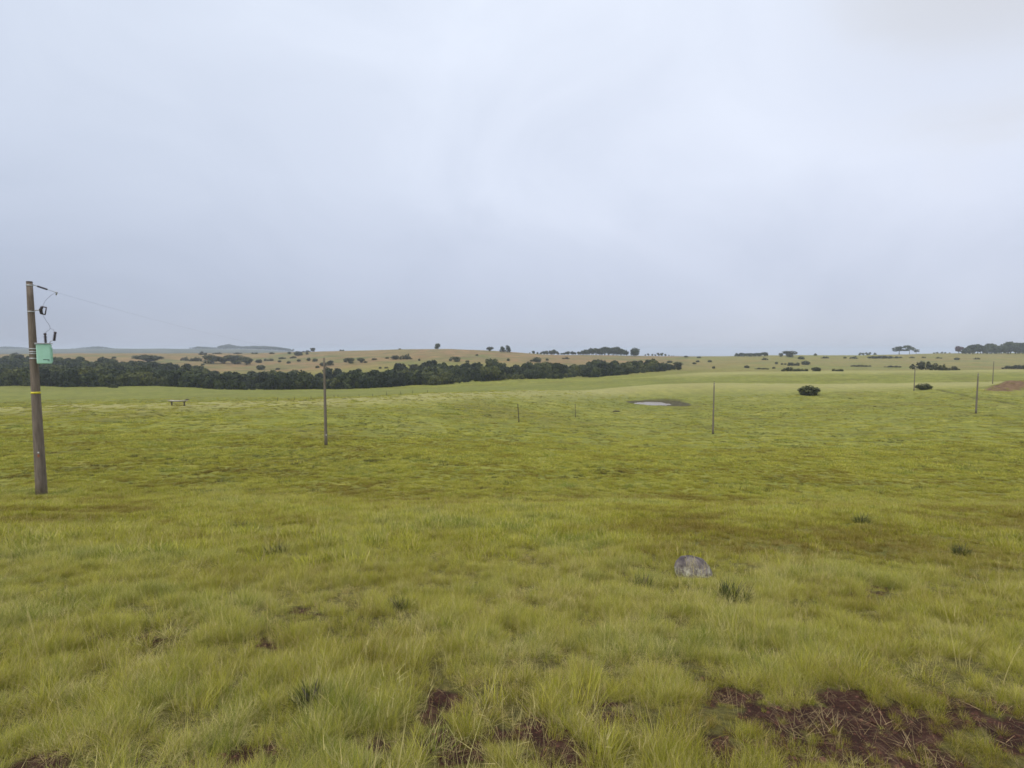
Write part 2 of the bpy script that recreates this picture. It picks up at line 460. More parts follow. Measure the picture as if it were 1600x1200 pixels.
thatch = ramp(n, l, noise(n, l, pos, 30, 3, 0.7), [(0.35, (0.040, 0.030, 0.010)), (0.65, (0.110, 0.092, 0.028))])
# under the near tussocks the soil is thatch and humus
ln = n.new('ShaderNodeVectorMath'); ln.operation = 'LENGTH'; l.new(pos, ln.inputs[0])
near = node(n, 'ShaderNodeMapRange'); near.inputs['From Min'].default_value = 5; near.inputs['From Max'].default_value = 20
near.inputs['To Min'].default_value = 0.85; near.inputs['To Max'].default_value = 0.0
l.new(ln.outputs['Value'], near.inputs['Value'])
col = mix(n, l, near.outputs[0], col, thatch)
col = mix(n, l, math_(n, l, 'MULTIPLY', at_('ditch'), 1.0), col, (0.05, 0.045, 0.018))
soilc = mix(n, l, at_('bank'), soilc, ramp(n, l, noise(n, l, pos, 0.8, 5), [(0.35, (0.095, 0.052, 0.028)), (0.65, (0.19, 0.120, 0.062))]))
col = mix(n, l, at_('soil'), col, soilc)
col = mix(n, l, at_('mud'), col, ramp(n, l, noise(n, l, pos, 1.2, 4), [(0.3, (0.040, 0.036, 0.018)), (0.7, (0.095, 0.082, 0.040))]))
l.new(col, P.inputs['Base Color']); P.inputs['Roughness'].default_value = 0.95
P.inputs['Specular IOR Level'].default_value = 0.15
bp = node(n, 'ShaderNodeBump', Strength=0.55, Distance=0.25)
hsum = math_(n, l, 'ADD', math_(n, l, 'MULTIPLY', n3, 1.0), math_(n, l, 'ADD', math_(n, l, 'MULTIPLY', n4, 0.12), math_(n, l, 'MULTIPLY', n2, 1.5)))
hs2 = math_(n, l, 'ADD', hsum, math_(n, l, 'MULTIPLY', at_('soil'), math_(n, l, 'MULTIPLY', noise(n, l, pos, 38, 5, 0.7), 0.55)))
l.new(hs2, bp.inputs['Height']); l.new(bp.outputs[0], P.inputs['Normal'])
me_g.materials.append(m_ground)
og = link(bpy.data.objects.new('ground', me_g)); prop(og, kind='structure')

def leafmat(name, stops, rough=0.6, trans=0.35, noise_sc=None, use_attr=True):
    m_, n, l, P = nmat(name)
    if use_attr:
        a = n.new('ShaderNodeAttribute'); a.attribute_type = 'INSTANCER'; a.attribute_name = 'tint'; f = a.outputs['Fac']
    else:
        a = n.new('ShaderNodeObjectInfo'); f = a.outputs['Random']
    col = ramp(n, l, f, stops)
    g = n.new('ShaderNodeNewGeometry')
    v = ramp(n, l, g.outputs['Random Per Island'], [(0, (0.55, 0.60, 0.50)), (0.5, (0.95, 0.96, 0.92)), (1, (1.42, 1.34, 1.35))])
    col = mix(n, l, 1.0, col, v, 'MULTIPLY')
    if noise_sc:
        col = mix(n, l, 1.0, col, ramp(n, l, noise(n, l, g.outputs['Position'], noise_sc, 3), [(0.35, (0.66, 0.70, 0.66)), (0.65, (1.36, 1.32, 1.2))]), 'MULTIPLY')
    l.new(col, P.inputs['Base Color']); P.inputs['Roughness'].default_value = rough
    P.inputs['Specular IOR Level'].default_value = 0.2
    t = n.new('ShaderNodeBsdfTranslucent'); l.new(col, t.inputs['Color'])
    ms = n.new('ShaderNodeMixShader'); ms.inputs[0].default_value = trans
    l.new(P.outputs[0], ms.inputs[1]); l.new(t.outputs[0], ms.inputs[2])
    l.new(ms.outputs[0], n['Material Output'].inputs[0])
    return m_
m_grass = leafmat('green grass blades', [(0, (0.205, 0.160, 0.022)), (0.22, (0.258, 0.230, 0.022)), (0.5, (0.315, 0.318, 0.028)), (0.75, (0.445, 0.415, 0.062)), (0.92, (0.405, 0.395, 0.058)), (1, (0.225, 0.258, 0.038))])
m_straw = leafmat('straw grass blades', [(0, (0.34, 0.25, 0.09)), (1, (0.56, 0.49, 0.21))])
m_litter = leafmat('straw litter', [(0, (0.12, 0.075, 0.035)), (1, (0.30, 0.22, 0.11))], trans=0.05)
m_clod = leafmat('soil crumbs', [(0, (0.022, 0.010, 0.007)), (0.6, (0.048, 0.022, 0.014)), (1, (0.085, 0.042, 0.028))], rough=0.95, trans=0.0)
m_herb = leafmat('coarse herbs', [(0, (0.070, 0.055, 0.016)), (0.4, (0.080, 0.082, 0.020)), (1, (0.115, 0.125, 0.032))])
m_weed = leafmat('dark weed leaves', [(0, (0.060, 0.074, 0.022)), (1, (0.085, 0.100, 0.030))], use_attr=False)
m_wood_leaf = leafmat('woodland foliage', [(0, (0.012, 0.018, 0.005)), (0.35, (0.022, 0.032, 0.008)), (0.62, (0.040, 0.054, 0.014)), (1, (0.084, 0.092, 0.024))], trans=0.2, noise_sc=0.25)
m_shrub = leafmat('shrub foliage', [(0, (0.040, 0.042, 0.013)), (1, (0.060, 0.068, 0.020))], trans=0.2, noise_sc=0.6, use_attr=False)
m_euc = leafmat('eucalyptus foliage', [(0, (0.030, 0.044, 0.024)), (1, (0.050, 0.066, 0.034))], trans=0.2, noise_sc=0.12, use_attr=False)
m_euc_i = leafmat('grove foliage', [(0, (0.030, 0.044, 0.024)), (1, (0.052, 0.066, 0.034))], trans=0.2, noise_sc=0.12)
m_red = leafmat('purplish foliage', [(0, (0.075, 0.030, 0.035)), (1, (0.09, 0.035, 0.04))], trans=0.2, use_attr=False)
def plain(name, c0, c1, sc=4, rough=0.8, metal=0.0, stretch=(1, 1, 1), bump=0.0, spec=0.3):
    m_, n, l, P = nmat(name)
    t = n.new('ShaderNodeTexCoord'); mpn = n.new('ShaderNodeMapping'); mpn.inputs['Scale'].default_value = stretch
    l.new(t.outputs['Object'], mpn.inputs[0])
    f = noise(n, l, mpn.outputs[0], sc, 6, 0.65)
    l.new(ramp(n, l, f, [(0.3, c0), (0.7, c1)]), P.inputs['Base Color'])
    P.inputs['Roughness'].default_value = rough; P.inputs['Metallic'].default_value = metal
    P.inputs['Specular IOR Level'].default_value = spec
    if bump:
        b = node(n, 'ShaderNodeBump', Strength=bump, Distance=0.02); l.new(f, b.inputs['Height']); l.new(b.outputs[0], P.inputs['Normal'])
    return m_
m_bark = plain('bark', (0.05, 0.04, 0.03), (0.13, 0.11, 0.09), 3, 0.9)
m_pole = plain('weathered pole wood', (0.10, 0.078, 0.060), (0.21, 0.17, 0.135), 2.2, 0.85, stretch=(6, 6, 0.6), bump=0.6)
m_pole2 = plain('grey weathered pole', (0.10, 0.082, 0.060), (0.20, 0.172, 0.135), 2.2, 0.85, stretch=(6, 6, 0.6), bump=0.4)
m_steel = plain('galvanised steel', (0.33, 0.34, 0.35), (0.52, 0.53, 0.54), 12, 0.5, 0.4)
m_wire = plain('dull wire', (0.10, 0.10, 0.11), (0.16, 0.16, 0.17), 3, 0.6, 0.3)
m_dark = plain('dark polymer insulator', (0.05, 0.04, 0.045), (0.09, 0.075, 0.08), 8, 0.4)
m_mint = plain('mint green enamel', (0.34, 0.60, 0.45), (0.40, 0.66, 0.52), 5, 0.45)
m_yel = plain('yellow paint band', (0.55, 0.47, 0.03), (0.72, 0.62, 0.05), 9, 0.6)
m_white = plain('white tag', (0.55, 0.55, 0.52), (0.75, 0.75, 0.72), 9, 0.6)
m_rust = plain('orange rust mark', (0.22, 0.07, 0.03), (0.36, 0.13, 0.06), 30, 0.8)
m_post = plain('dark fence wood', (0.045, 0.036, 0.026), (0.11, 0.09, 0.065), 5, 0.9, stretch=(4, 4, 1))
m_rubber = plain('pale trough lining', (0.30, 0.28, 0.25), (0.48, 0.45, 0.41), 4, 0.7)
m_paint = plain('black lettering', (0.02, 0.03, 0.03), (0.03, 0.04, 0.04), 4, 0.6)

# ------------------------------------------------------------------ tufts, crowns
def blades(nb, rad_, ln_, wd, bend, seed, erect=0.5, nseg=3):
    r_ = np.random.default_rng(seed)
    ph = r_.uniform(0, 2*math.pi, nb); rb = rad_*np.sqrt(r_.uniform(0, 1, nb))
    bx, by = rb*np.cos(ph), rb*np.sin(ph)
    th = ph + r_.normal(0, 1.0, nb)
    L = ln_*r_.uniform(0.45, 1.1, nb); w = wd*r_.uniform(0.7, 1.3, nb)
    tilt = np.clip(r_.normal(erect, 0.28, nb), 0.05, 1.25); bd = bend*r_.uniform(0.4, 1.5, nb)
    V, Fc, Sz = [], [], []
    px, py, pz = bx.copy(), by.copy(), np.full(nb, -0.02)
    side_a = th + math.pi/2 + r_.uniform(-0.8, 0.8, nb)
    sx, sy = np.cos(side_a), np.sin(side_a)
    rings = []
    t_ = tilt.copy()
    for k in range(nseg+1):
        ww = w*(1-(k/nseg))**0.7*0.5
        if k < nseg:
            rings.append(np.stack([np.stack([px-sx*ww, py-sy*ww, pz], -1), np.stack([px+sx*ww, py+sy*ww, pz], -1)], 1))
        else:
            rings.append(np.stack([px, py, pz], -1)[:, None, :])
        step = L/nseg
        px = px + np.sin(t_)*np.cos(th)*step; py = py + np.sin(t_)*np.sin(th)*step; pz = pz + np.cos(t_)*step
        t_ = t_ + bd
    v = np.concatenate(rings, 1)              # nb, 2*nseg+1, 3
    per = 2*nseg+1
    base = np.arange(nb)*per
    fl, sz = [], []
    for k in range(nseg-1):
        fl.append(np.stack([base+2*k, base+2*k+1, base+2*k+3, base+2*k+2], 1))
    q = np.concatenate(fl, 0) if fl else np.zeros((0, 4), int)
    t3 = np.stack([base+2*nseg-2, base+2*nseg-1, base+2*nseg], 1)
    return v.reshape(-1, 3), q, t3
def join(parts):
    V, Q, T, o_ = [], [], [], 0
    MQ, MT = [], []
    for (v, q, t, mi) in parts:
        V.append(v); Q.append(q+o_); T.append(t+o_); MQ.append(np.full(len(q), mi)); MT.append(np.full(len(t), mi)); o_ += len(v)
    Q = np.concatenate(Q); T = np.concatenate(T)
    return np.concatenate(V), np.concatenate([Q.ravel(), T.ravel()]), np.concatenate([np.full(len(Q), 4), np.full(len(T), 3)]), np.concatenate([np.concatenate(MQ), np.concatenate(MT)])
def tuft(name, spec, mats):
    V, fl, sz, mi = join([(*blades(*s_[:6], **s_[6]), s_[7]) for s_ in spec])
    return bpy.data.objects.new(name, mesh_np(name, V, fl, sz, mats, matidx=mi))
GM = [m_grass, m_straw]
NEAR = []
for k in range(7):
    NEAR.append(tuft('grass_tuft', [(46 if k % 2 else 66, 0.060, 0.17+0.025*(k % 3), 0.0023+0.0006*(k == 3), 0.12+0.07*(k % 4), 100+k, dict(erect=0.30+0.1*(k % 3)), 0),
                                    (26+6*(k % 3), 0.06, 0.20, 0.0020, 0.30, 130+k, dict(erect=0.55), 1)], GM))
NEAR.append(tuft('grass_tuft', [(26, 0.05, 0.14, 0.0028, 0.4, 150, dict(erect=0.8), 0), (44, 0.05, 0.19, 0.0024, 0.45, 151, dict(erect=0.85), 1)], GM))
def seedhead(name, k):
    """thin bent stalks ending in an airy panicle"""
    v, q, t = blades(3, 0.04, 0.40+0.05*k, 0.0022, 0.09, 170+k, erect=0.2, nseg=5)
    parts = [(v, q, t, 1)]
    for i in range(3):
        tip = v[i*11+10]; pre = v[i*11+8]; d = tip-pre
        hv, hq, ht = blades(9, 0.004, 0.06, 0.0016, 0.1, 180+k*5+i, erect=0.45, nseg=2)
        n_h = len(hv)//5
        off = np.repeat(np.linspace(0, 1, n_h), 5)[:, None]*(-d*1.3)
        parts.append((hv + tip + off, hq, ht, 1))
    V, fl, sz, mi = join(parts)
    return bpy.data.objects.new(name, mesh_np(name, V, fl, sz, GM, matidx=mi))
STALK = [seedhead('grass_stalk', k) for k in range(3)]
MID = [tuft('grass_patch', [(120, 0.20, 0.17, 0.0075, 0.25, 200+k, dict(erect=0.5), 0), (16, 0.2, 0.20, 0.006, 0.25, 220+k, dict(erect=0.4), 1)], GM) for k in range(5)]
FAR = [tuft('grass_swath', [(110, 0.75, 0.20, 0.030, 0.25, 240+k, dict(erect=0.55, nseg=2), 0), (12, 0.75, 0.24, 0.02, 0.25, 260+k, dict(erect=0.4, nseg=2), 1)], GM) for k in range(5)]

def scatter(name, templates, pts, rot, scl, idx, tint):
    """one object: points carrying instances of the templates (geometry nodes)"""
    me = mesh_np(name, pts, [], [], [])
    fattr(me, 'tint', tint); fattr(me, 'scl', scl); fattr(me, 'rz', rot[:, 2]); fattr(me, 'rx', rot[:, 0]); fattr(me, 'ry', rot[:, 1])
    a = me.attributes.new('pick', 'INT', 'POINT'); a.data.foreach_set('value', idx.astype(np.int32))
    o = link(bpy.data.objects.new(name, me))
    ng = bpy.data.node_groups.new(name, 'GeometryNodeTree')
    ng.interface.new_socket('Geometry', in_out='INPUT', socket_type='NodeSocketGeometry')
    ng.interface.new_socket('Geometry', in_out='OUTPUT', socket_type='NodeSocketGeometry')
    N, L = ng.nodes, ng.links
    gi, go = N.new('NodeGroupInput'), N.new('NodeGroupOutput')
    iop = N.new('GeometryNodeInstanceOnPoints')
    m2p = N.new('GeometryNodeMeshToPoints')
    L.new(gi.outputs[0], m2p.inputs['Mesh']); L.new(m2p.outputs[0], iop.inputs['Points'])
    g2i = N.new('GeometryNodeGeometryToInstance')
    for t in reversed(templates):             # the last one linked comes first
        oi = N.new('GeometryNodeObjectInfo'); oi.inputs['Object'].default_value = t
        oi.inputs['As Instance'].default_value = True
        L.new(oi.outputs['Geometry'], g2i.inputs[0])
    L.new(g2i.outputs[0], iop.inputs['Instance'])
    iop.inputs['Pick Instance'].default_value = True
    def na(nm, ty):
        x = N.new('GeometryNodeInputNamedAttribute'); x.data_type = ty; x.inputs['Name'].default_value = nm; return x.outputs[0]
    L.new(na('pick', 'INT'), iop.inputs['Instance Index'])
    cx = N.new('ShaderNodeCombineXYZ')
    L.new(na('rx', 'FLOAT'), cx.inputs[0]); L.new(na('ry', 'FLOAT'), cx.inputs[1]); L.new(na('rz', 'FLOAT'), cx.inputs[2])
    L.new(cx.outputs[0], iop.inputs['Rotation']); L.new(na('scl', 'FLOAT'), iop.inputs['Scale'])
    L.new(iop.outputs[0], go.inputs[0])
    md = o.modifiers.new('scatter', 'NODES'); md.node_group = ng
    return o

def field(dens, y0, y1, amax=1.22):
    """points over the wedge in front of the camera, dens(Y) per square metre at distance Y"""
    out = []
    edges = np.exp(np.linspace(math.log(y0), math.log(y1), 24))
    for a, b in zip(edges, edges[1:]):
        n_ = int(dens(0.5*(a+b))*amax*(b*b-a*a))
        Y = np.sqrt(rng.uniform(a*a, b*b, n_)); x = rng.uniform(-amax, amax, n_)*Y
        out.append(np.stack([x, Y], 1))
    return np.concatenate(out)
P3, RT, SC, IX, TN = [], [], [], [], []
BOX, BOY, _ = hit(1083, 899)
WEEDS = []
P1X = ray(65, 770)[0]*22.0
for wu, wv_, ww in [(485,1103,46),(432,866,40),(1502,866,24),(1147,935,54),(1004,922,34),(622,950,44),(1347,818,26),(375,825,30)]:
    a_ = hit(wu, wv_); WEEDS.append((a_[0], a_[1], ww/F*a_[1]*0.42))
def emit(p, base, cnt, smin, smax, clump, prob=None, tilt=0.12, dz=0.0):
    x, y = p[:, 0], p[:, 1]
    big = fbm(x, y, 4.5, 301, 4); cl = fbm(x, y, clump, 311, 3); mid_ = fbm(x, y, 1.3, 321, 3)
    keep = np.ones(len(x), bool)
    if prob is not None: keep = rng.uniform(0, 1, len(x)) < prob(x, y, cl)
    for wx, wy, wr in WEEDS: keep &= ~((np.hypot(x-wx, (y-wy+wr*0.8)*0.7) < wr) & (rng.uniform(0, 1, len(x)) < 0.55))
    keep &= np.hypot(x-P1X, (y-21.8)*0.6) > 0.42
    keep &= (pond_r(x, y) > 1.1) & (np.hypot(x-BOX, y-BOY) > 0.26)
    x, y, big, cl, mid_ = x[keep], y[keep], big[keep], cl[keep], mid_[keep]
    P3.append(np.stack([x, y, ground(x, y)+dz], 1))
    n_ = len(x)
    RT.append(np.stack([rng.normal(0, tilt, n_), rng.normal(0, tilt, n_), rng.uniform(0, 6.283, n_)], 1))
    SC.append((1-0.5*np.clip(soil(x, y+0.12, True)[1], 0, 1))*(1-0.5*np.exp(-(np.hypot(x-BOX, y-BOY+0.3)/0.6)**2))*rng.uniform(smin, smax, n_)*(0.70+0.6*sst(cl, 0.3, 0.7))*(0.78+0.44*sst(big, 0.3, 0.7)))
    IX.append(base + (rng.integers(0, cnt, n_) if base else np.where(rng.uniform(0, 1, n_) < 0.04+0.5*sst(fbm(x, y, 0.9, 371, 3), 0.52, 0.66), 7, rng.integers(0, 7, n_))))
    TN.append(np.clip(0.48 + (big-0.5)*1.3 + (mid_-0.5)*1.0 + (cl-0.5)*0.7 + rng.normal(0, 0.21, n_), 0, 1))
def pnear(x, y, cl):
    s_ = np.maximum(soil(x, y), 0.85*soil(x, y+0.07))
    return np.clip((1-0.80*s_)*(0.30+1.2*sst(cl, 0.40, 0.60)), 0, 1)
HERB = [tuft('herb_clump', [(90, 0.16+0.05*k, 0.15, 0.014, 0.2, 280+k, dict(erect=0.7, nseg=2), 0)], [m_herb]) for k in range(3)]
T_ALL = NEAR + STALK + MID + FAR + HERB
# short sward between the tussocks, tussocks, stalks, then coarser patches farther away
emit(field(lambda Y: 600 if Y < 5 else 600*(5/Y)**1.3, 1.6, 24), 0, 8, 0.34, 0.66, 0.26, pnear)
emit(field(lambda Y: 24, 1.6, 9), 0, 8, 0.55, 0.98, 0.7, lambda x, y, cl: np.clip(1-soil(x, y)*0.75, 0, 1)*sst(cl, 0.42, 0.6))
emit(field(lambda Y: 34 if Y < 7 else 34*(7/Y), 1.8, 26), 8, 3, 0.45, 1.05, 0.6, lambda x, y, cl: (1-0.8*soil(x, y))*(0.15+0.85*sst(fbm(x, y, 1.7, 341, 3), 0.40, 0.6)), tilt=0.2)
emit(field(lambda Y: 40 if Y < 16 else 40*(16/Y)**1.15, 6.5, 62), 11, 5, 0.5, 1.0, 0.6, lambda x, y, cl: np.clip(0.3+1.3*sst(cl, 0.32, 0.55), 0, 1)*sst(y, 6.5, 11), tilt=0.08)
emit(field(lambda Y: 2.6*(35/Y)**1.2, 32, 190), 16, 5, 0.5, 0.95, 2.2, lambda x, y, cl: np.clip(0.1+1.4*sst(cl, 0.35, 0.6), 0, 1)*sst(y, 32, 50), tilt=0.05)
emit(field(lambda Y: 2.6*(20/Y)**0.9 if Y > 20 else 0.5, 9, 170), 21, 3, 0.6, 1.4, 1.1, lambda x, y, cl: (0.06+sst(fbm(x, y, 7, 351, 3), 0.46, 0.64)*0.9)*(0.12+0.88*sst(y, 18, 34)), tilt=0.05)
P3 = np.concatenate(P3); RT = np.concatenate(RT); SC = np.concatenate(SC); IX = np.concatenate(IX); TN = np.concatenate(TN)
print('grass instances', len(P3))
def clod(k):
    bm = bmesh.new(); bmesh.ops.create_icosphere(bm, subdivisions=2, radius=1)
    from mathutils import noise as mn
    for v in bm.verts:
        v.co = Vector((v.co.x, v.co.y*0.8, v.co.z*0.55))*(1+0.45*mn.noise(v.co*1.6+Vector((k*3.1, 5, 2))))
    me = bpy.data.meshes.new('soil_clod'); bm.to_mesh(me); bm.free(); me.materials.append(m_clod)
    return bpy.data.objects.new('soil_clod', me)
cp = field(lambda Y: 1500 if Y < 4 else 1500*(4/Y)**1.6, 1.7, 9)
sm = soil(cp[:, 0], cp[:, 1]); cp = cp[rng.uniform(0, 1, len(cp)) < sm*0.45]
n_ = len(cp); print('clods', n_)
litter = [tuft('dead_grass_litter', [(9, 0.07, 0.13, 0.0028, 0.05, 400+k, dict(erect=1.45), 0)], [m_litter]) for k in range(3)]
cl_o = scatter('loose_soil_clods', [clod(k) for k in range(4)], np.stack([cp[:, 0], cp[:, 1], ground(cp[:, 0], cp[:, 1])], 1), rng.uniform(0, 6.28, (n_, 3))*np.array([.1, .1, 1]),
               rng.lognormal(math.log(0.0062), 0.5, n_), rng.integers(0, 4, n_), rng.uniform(0, 1, n_))
prop(cl_o, 'crumbs and clods of loose red brown soil on the bare patches', 'soil', kind='stuff')
cp = field(lambda Y: 170 if Y < 5 else 170*(5/Y)**1.6, 1.7, 12)
sm = soil(cp[:, 0], cp[:, 1], True)[1]; cp = cp[rng.uniform(0, 1, len(cp)) < np.clip(sm, 0, 1)*0.8]; n_ = len(cp)
lt = scatter('dead_grass_litter', litter, np.stack([cp[:, 0], cp[:, 1], ground(cp[:, 0], cp[:, 1])+0.012], 1), rng.uniform(0, 6.28, (n_, 3))*np.array([.05, .05, 1]),
             rng.uniform(0.4, 1.1, n_), rng.integers(0, 3, n_), rng.uniform(0, 1, n_))
prop(lt, 'dead straw litter lying across the bare soil patches', 'straw', kind='stuff')
grass = scatter('grass', T_ALL, P3, RT, SC, IX, TN)
prop(grass, 'yellow green pasture grass in uneven tussocks covering the slope', 'grass', kind='stuff')

def crown(lobes, nleaf, size, seed, flat_=0.5):
    """leaf-clump quads on and in a set of ellipsoid lobes (cx,cy,cz,rx,ry,rz)"""
    r_ = np.random.default_rng(seed)
    vol = np.array([a[3]*a[4]*a[5] for a in lobes])**0.7; pr = vol/vol.sum()
    k = r_.choice(len(lobes), nleaf, p=pr); Lb = np.array(lobes)[k]
    d = r_.normal(0, 1, (nleaf, 3)); d /= np.linalg.norm(d, axis=1)[:, None]
    rr_ = r_.uniform(0.35, 1.08, nleaf)**0.55
    c_ = Lb[:, :3] + d*Lb[:, 3:]*rr_[:, None]
    nrm = d + r_.normal(0, 0.55, (nleaf, 3)); nrm[:, 2] += 0.3; nrm /= np.linalg.norm(nrm, axis=1)[:, None]
    a = np.cross(nrm, r_.normal(0, 1, (nleaf, 3))); a /= np.linalg.norm(a, axis=1)[:, None]
    b = np.cross(nrm, a)
    s_ = size*r_.uniform(0.5, 1.3, nleaf)[:, None]
    V = np.stack([c_-a*s_-b*s_*0.6, c_+a*s_*0.8-b*s_*0.75, c_+a*s_*1.05+b*s_*0.55, c_-a*s_*0.7+b*s_*0.8], 1).reshape(-1, 3)
    V[:, 2] = np.maximum(V[:, 2], -0.03)
    base = np.arange(nleaf)*4
    return V, np.stack([base, base+1, base+2, base+3], 1)
def mk_lobes(seed, n_, w=0.5, h=1.0, low=0.25):
    r_ = random.Random(seed); out = []
    for i in range(n_):
        t = i/n_*6.283 + r_.uniform(-.5, .5); q = r_.uniform(0.15, 0.62)*w
        z = r_.uniform(low, 0.80)*h
        rr_ = r_.uniform(0.30, 0.46)*w*1.25
        out.append((math.cos(t)*q, math.sin(t)*q, z, rr_, rr_, rr_*0.62*h/(2*w)*1.6))
    out.append((0, 0, 0.62*h, 0.5*w, 0.5*w, 0.33*h))
    return out
def dome(seed):
    r_ = random.Random(seed); o_ = [(0, 0, .40, .40, .40, .50)]
    for i in range(9):
        t = i/9*6.283+r_.uniform(-.3, .3); q = r_.uniform(.18, .33)
        o_.append((math.cos(t)*q, math.sin(t)*q, r_.uniform(.16, .72-q*.6), r_.uniform(.13, .2), r_.uniform(.13, .2), r_.uniform(.12, .2)))
    return o_
def scrub(seed):
    # several bushes grown together, long in x
    r_ = random.Random(seed); o_ = []
    for i in range(11):
        x = -0.5+(i+0.5)/11 + r_.uniform(-.04, .04); hh = r_.uniform(.28, .95)*(1-1.6*abs(x)**2.2)
        rr_ = r_.uniform(.055, .11)
        o_.append((x, r_.uniform(-.16, .16), hh*0.5, rr_, rr_*1.4, hh*0.52))
    return o_
def trunk_mesh(name, seed, h, r, limbs=5, low=0.3, spread=0.3):
    q = MB(); rd = random.Random(seed)
    top = (rd.uniform(-.04, .04), rd.uniform(-.04, .04), h)
    q.tube([(0, 0, -0.06), (0.01, 0.0, h*0.35), (0.5*top[0], 0.5*top[1], h*0.7), top], [r*1.35, r, r*0.7, r*0.25], 7)
    for i in range(limbs):
        t = i/limbs*6.283+rd.uniform(-.4, .4); z0 = h*rd.uniform(low, 0.75)
        q.tube([(0, 0, z0), (math.cos(t)*spread*0.5, math.sin(t)*spread*0.5, z0+0.10*h), (math.cos(t)*spread, math.sin(t)*spread, z0+0.26*h)], [r*0.5, r*0.35, r*0.12], 5)
    bmesh.ops.recalc_face_normals(q.bm, faces=q.bm.faces)
    me = bpy.data.meshes.new(name); q.bm.to_mesh(me); q.bm.free(); me.materials.append(m_bark)
    return me
def crown_mesh(name, lobes, nl, size, seed, mat):
    V, q = crown(lobes, nl, size, seed)
    lo, hi = np.percentile(V, 1, axis=0), np.percentile(V, 99, axis=0)
    V[:, :2] = (V[:, :2]-(lo+hi)[:2]/2)/max(hi[0]-lo[0], hi[1]-lo[1]); V[:, 2] = V[:, 2]/hi[2]
    return mesh_np(name, V, q.ravel(), np.full(len(q), 4), [mat])
# unit templates: 1 m wide and 1 m tall, scaled per plant
def umbrella_lobes(seed):
    r_ = random.Random(seed); o_ = []
    for i in range(7):
        t = i/7*6.283+r_.uniform(-.3, .3); q = r_.uniform(.12, .38)
        o_.append((math.cos(t)*q, math.sin(t)*q, r_.uniform(.48, .86), .19, .19, .13))
    o_.append((0, 0, .86, .22, .22, .1)); return o_
KIND = {}
def kind_(name, leaf, lobesf, nl, size, th, tr, low, n_=4, spread=0.3):
    KIND[name] = [(crown_mesh('crown', lobesf(sd), nl, size, sd, leaf), trunk_mesh('trunk', sd, th, tr, 5, low, spread)) for sd in range(n_*31, n_*31+n_)]
kind_('shrub', m_shrub, dome, 900, 0.055, 0.55, 0.03, 0.1, 4)
kind_('scrub', m_shrub, scrub, 1000, 0.045, 0.4, 0.02, 0.1, 6, 0.2)
kind_('tree', m_shrub, lambda s: mk_lobes(s+5, 7, 0.5, 1.0, 0.24), 700, 0.055, 0.75, 0.035, 0.35, 5)
kind_('eucalyptus', m_euc, lambda s: mk_lobes(s+9, 8, 0.48, 1.0, 0.22), 800, 0.05, 0.8, 0.025, 0.3, 3)
kind_('umbrella', m_euc, umbrella_lobes, 520, 0.045, 0.85, 0.022, 0.45, 2, 0.33)
kind_('purple', m_red, lambda s: mk_lobes(s+2, 6, 0.46, 1.0, 0.3), 700, 0.055, 0.7, 0.03, 0.3, 1)

def plant(kind, u, v, w, h, label, group=None, name=None, cat=None, parts=None, Y=None):
    x, y, z = hit(u, v) if Y is None else (ray(u, v)[0]*Y, Y, None)
    if z is None: z = gz(x, y)
    W_, H_ = w/F*y, h/F*y
    name0 = kind
    if kind == 'shrub' and w/h > 2.15: kind = 'scrub'
    cm, tm = random.choice(KIND[kind])
    kind = name0; flat_ = w/h > 2.15
    name = name or ('shrub' if kind == 'shrub' else 'tree')
    cat = cat or name
    sc = (W_*1.0, W_*1.0, H_*1.04)
    rz = (random.uniform(-.35, .35) + random.choice((0, math.pi)) - math.atan2(x, y)) if flat_ else random.uniform(0, 6.28)
    if parts is None: parts = w*h > 45
    if parts:
        o = empty(name, (x, y, z-0.03*H_), rz)
        for nm, me in (('crown', cm), ('trunk', tm)):
            p = link(bpy.data.objects.new(nm, me), o); p.scale = sc
    else:
        o = link(bpy.data.objects.new(name, cm)); o.location = (x, y, z-0.1*H_); o.rotation_euler = (0, 0, rz); o.scale = sc
    prop(o, label, cat, group)
    return o

# ------------------------------------------------------------------ woodland in the valley (one mass) and groves
def forest_tpl(leaf, n_, lobesf, nl, size, th, tr, low):
    out = []
    for k in range(n_):
        V, q = crown(lobesf(900+k), nl, size, 700+k)
        cm = mesh_np('woodland_tree', V, q.ravel(), np.full(len(q), 4), [leaf, m_bark])
        bm = bmesh.new(); bm.from_mesh(cm)
        nf = len(bm.faces)
        bm.from_mesh(trunk_mesh('trunk', 900+k, th, tr, 4, low)); bm.faces.ensure_lookup_table()
        for f in bm.faces[nf:]: f.material_index = 1
        bm.to_mesh(cm); bm.free()
        out.append(bpy.data.objects.new('woodland_tree', cm))
    return out
WT = forest_tpl(m_wood_leaf, 6, lambda s: mk_lobes(s, 7, 0.52, 1.0, 0.15), 750, 0.06, 0.7, 0.03, 0.2)
band_u = [-500, 0, 150, 215, 260, 330, 400, 480, 560, 600, 640, 700, 760, 850, 920, 1000, 1055]
band_n = [300, 300, 303, 305, 306, 310, 318, 326, 332, 336, 340, 350, 362, 385, 415, 455, 510]
band_f = [640, 625, 570, 545, 520, 470, 430, 440, 425, 415, 470, 500, 500, 490, 545, 560, 530]
cell = 4.3
xs = np.arange(-760, 190, cell); ys = np.arange(280, 660, cell)
X, Yy = np.meshgrid(xs, ys); X = X.ravel() + rng.uniform(-2, 2, X.size); Yy = Yy.ravel() + rng.uniform(-2, 2, Yy.size)
uu = 800 + F*X/Yy
nr = np.interp(uu, band_u, band_n) + (fbm(X, Yy, 24, 401, 3)-0.5)*44
fr = np.interp(uu, band_u, band_f) + (fbm(X, Yy, 40, 411, 3)-0.5)*90
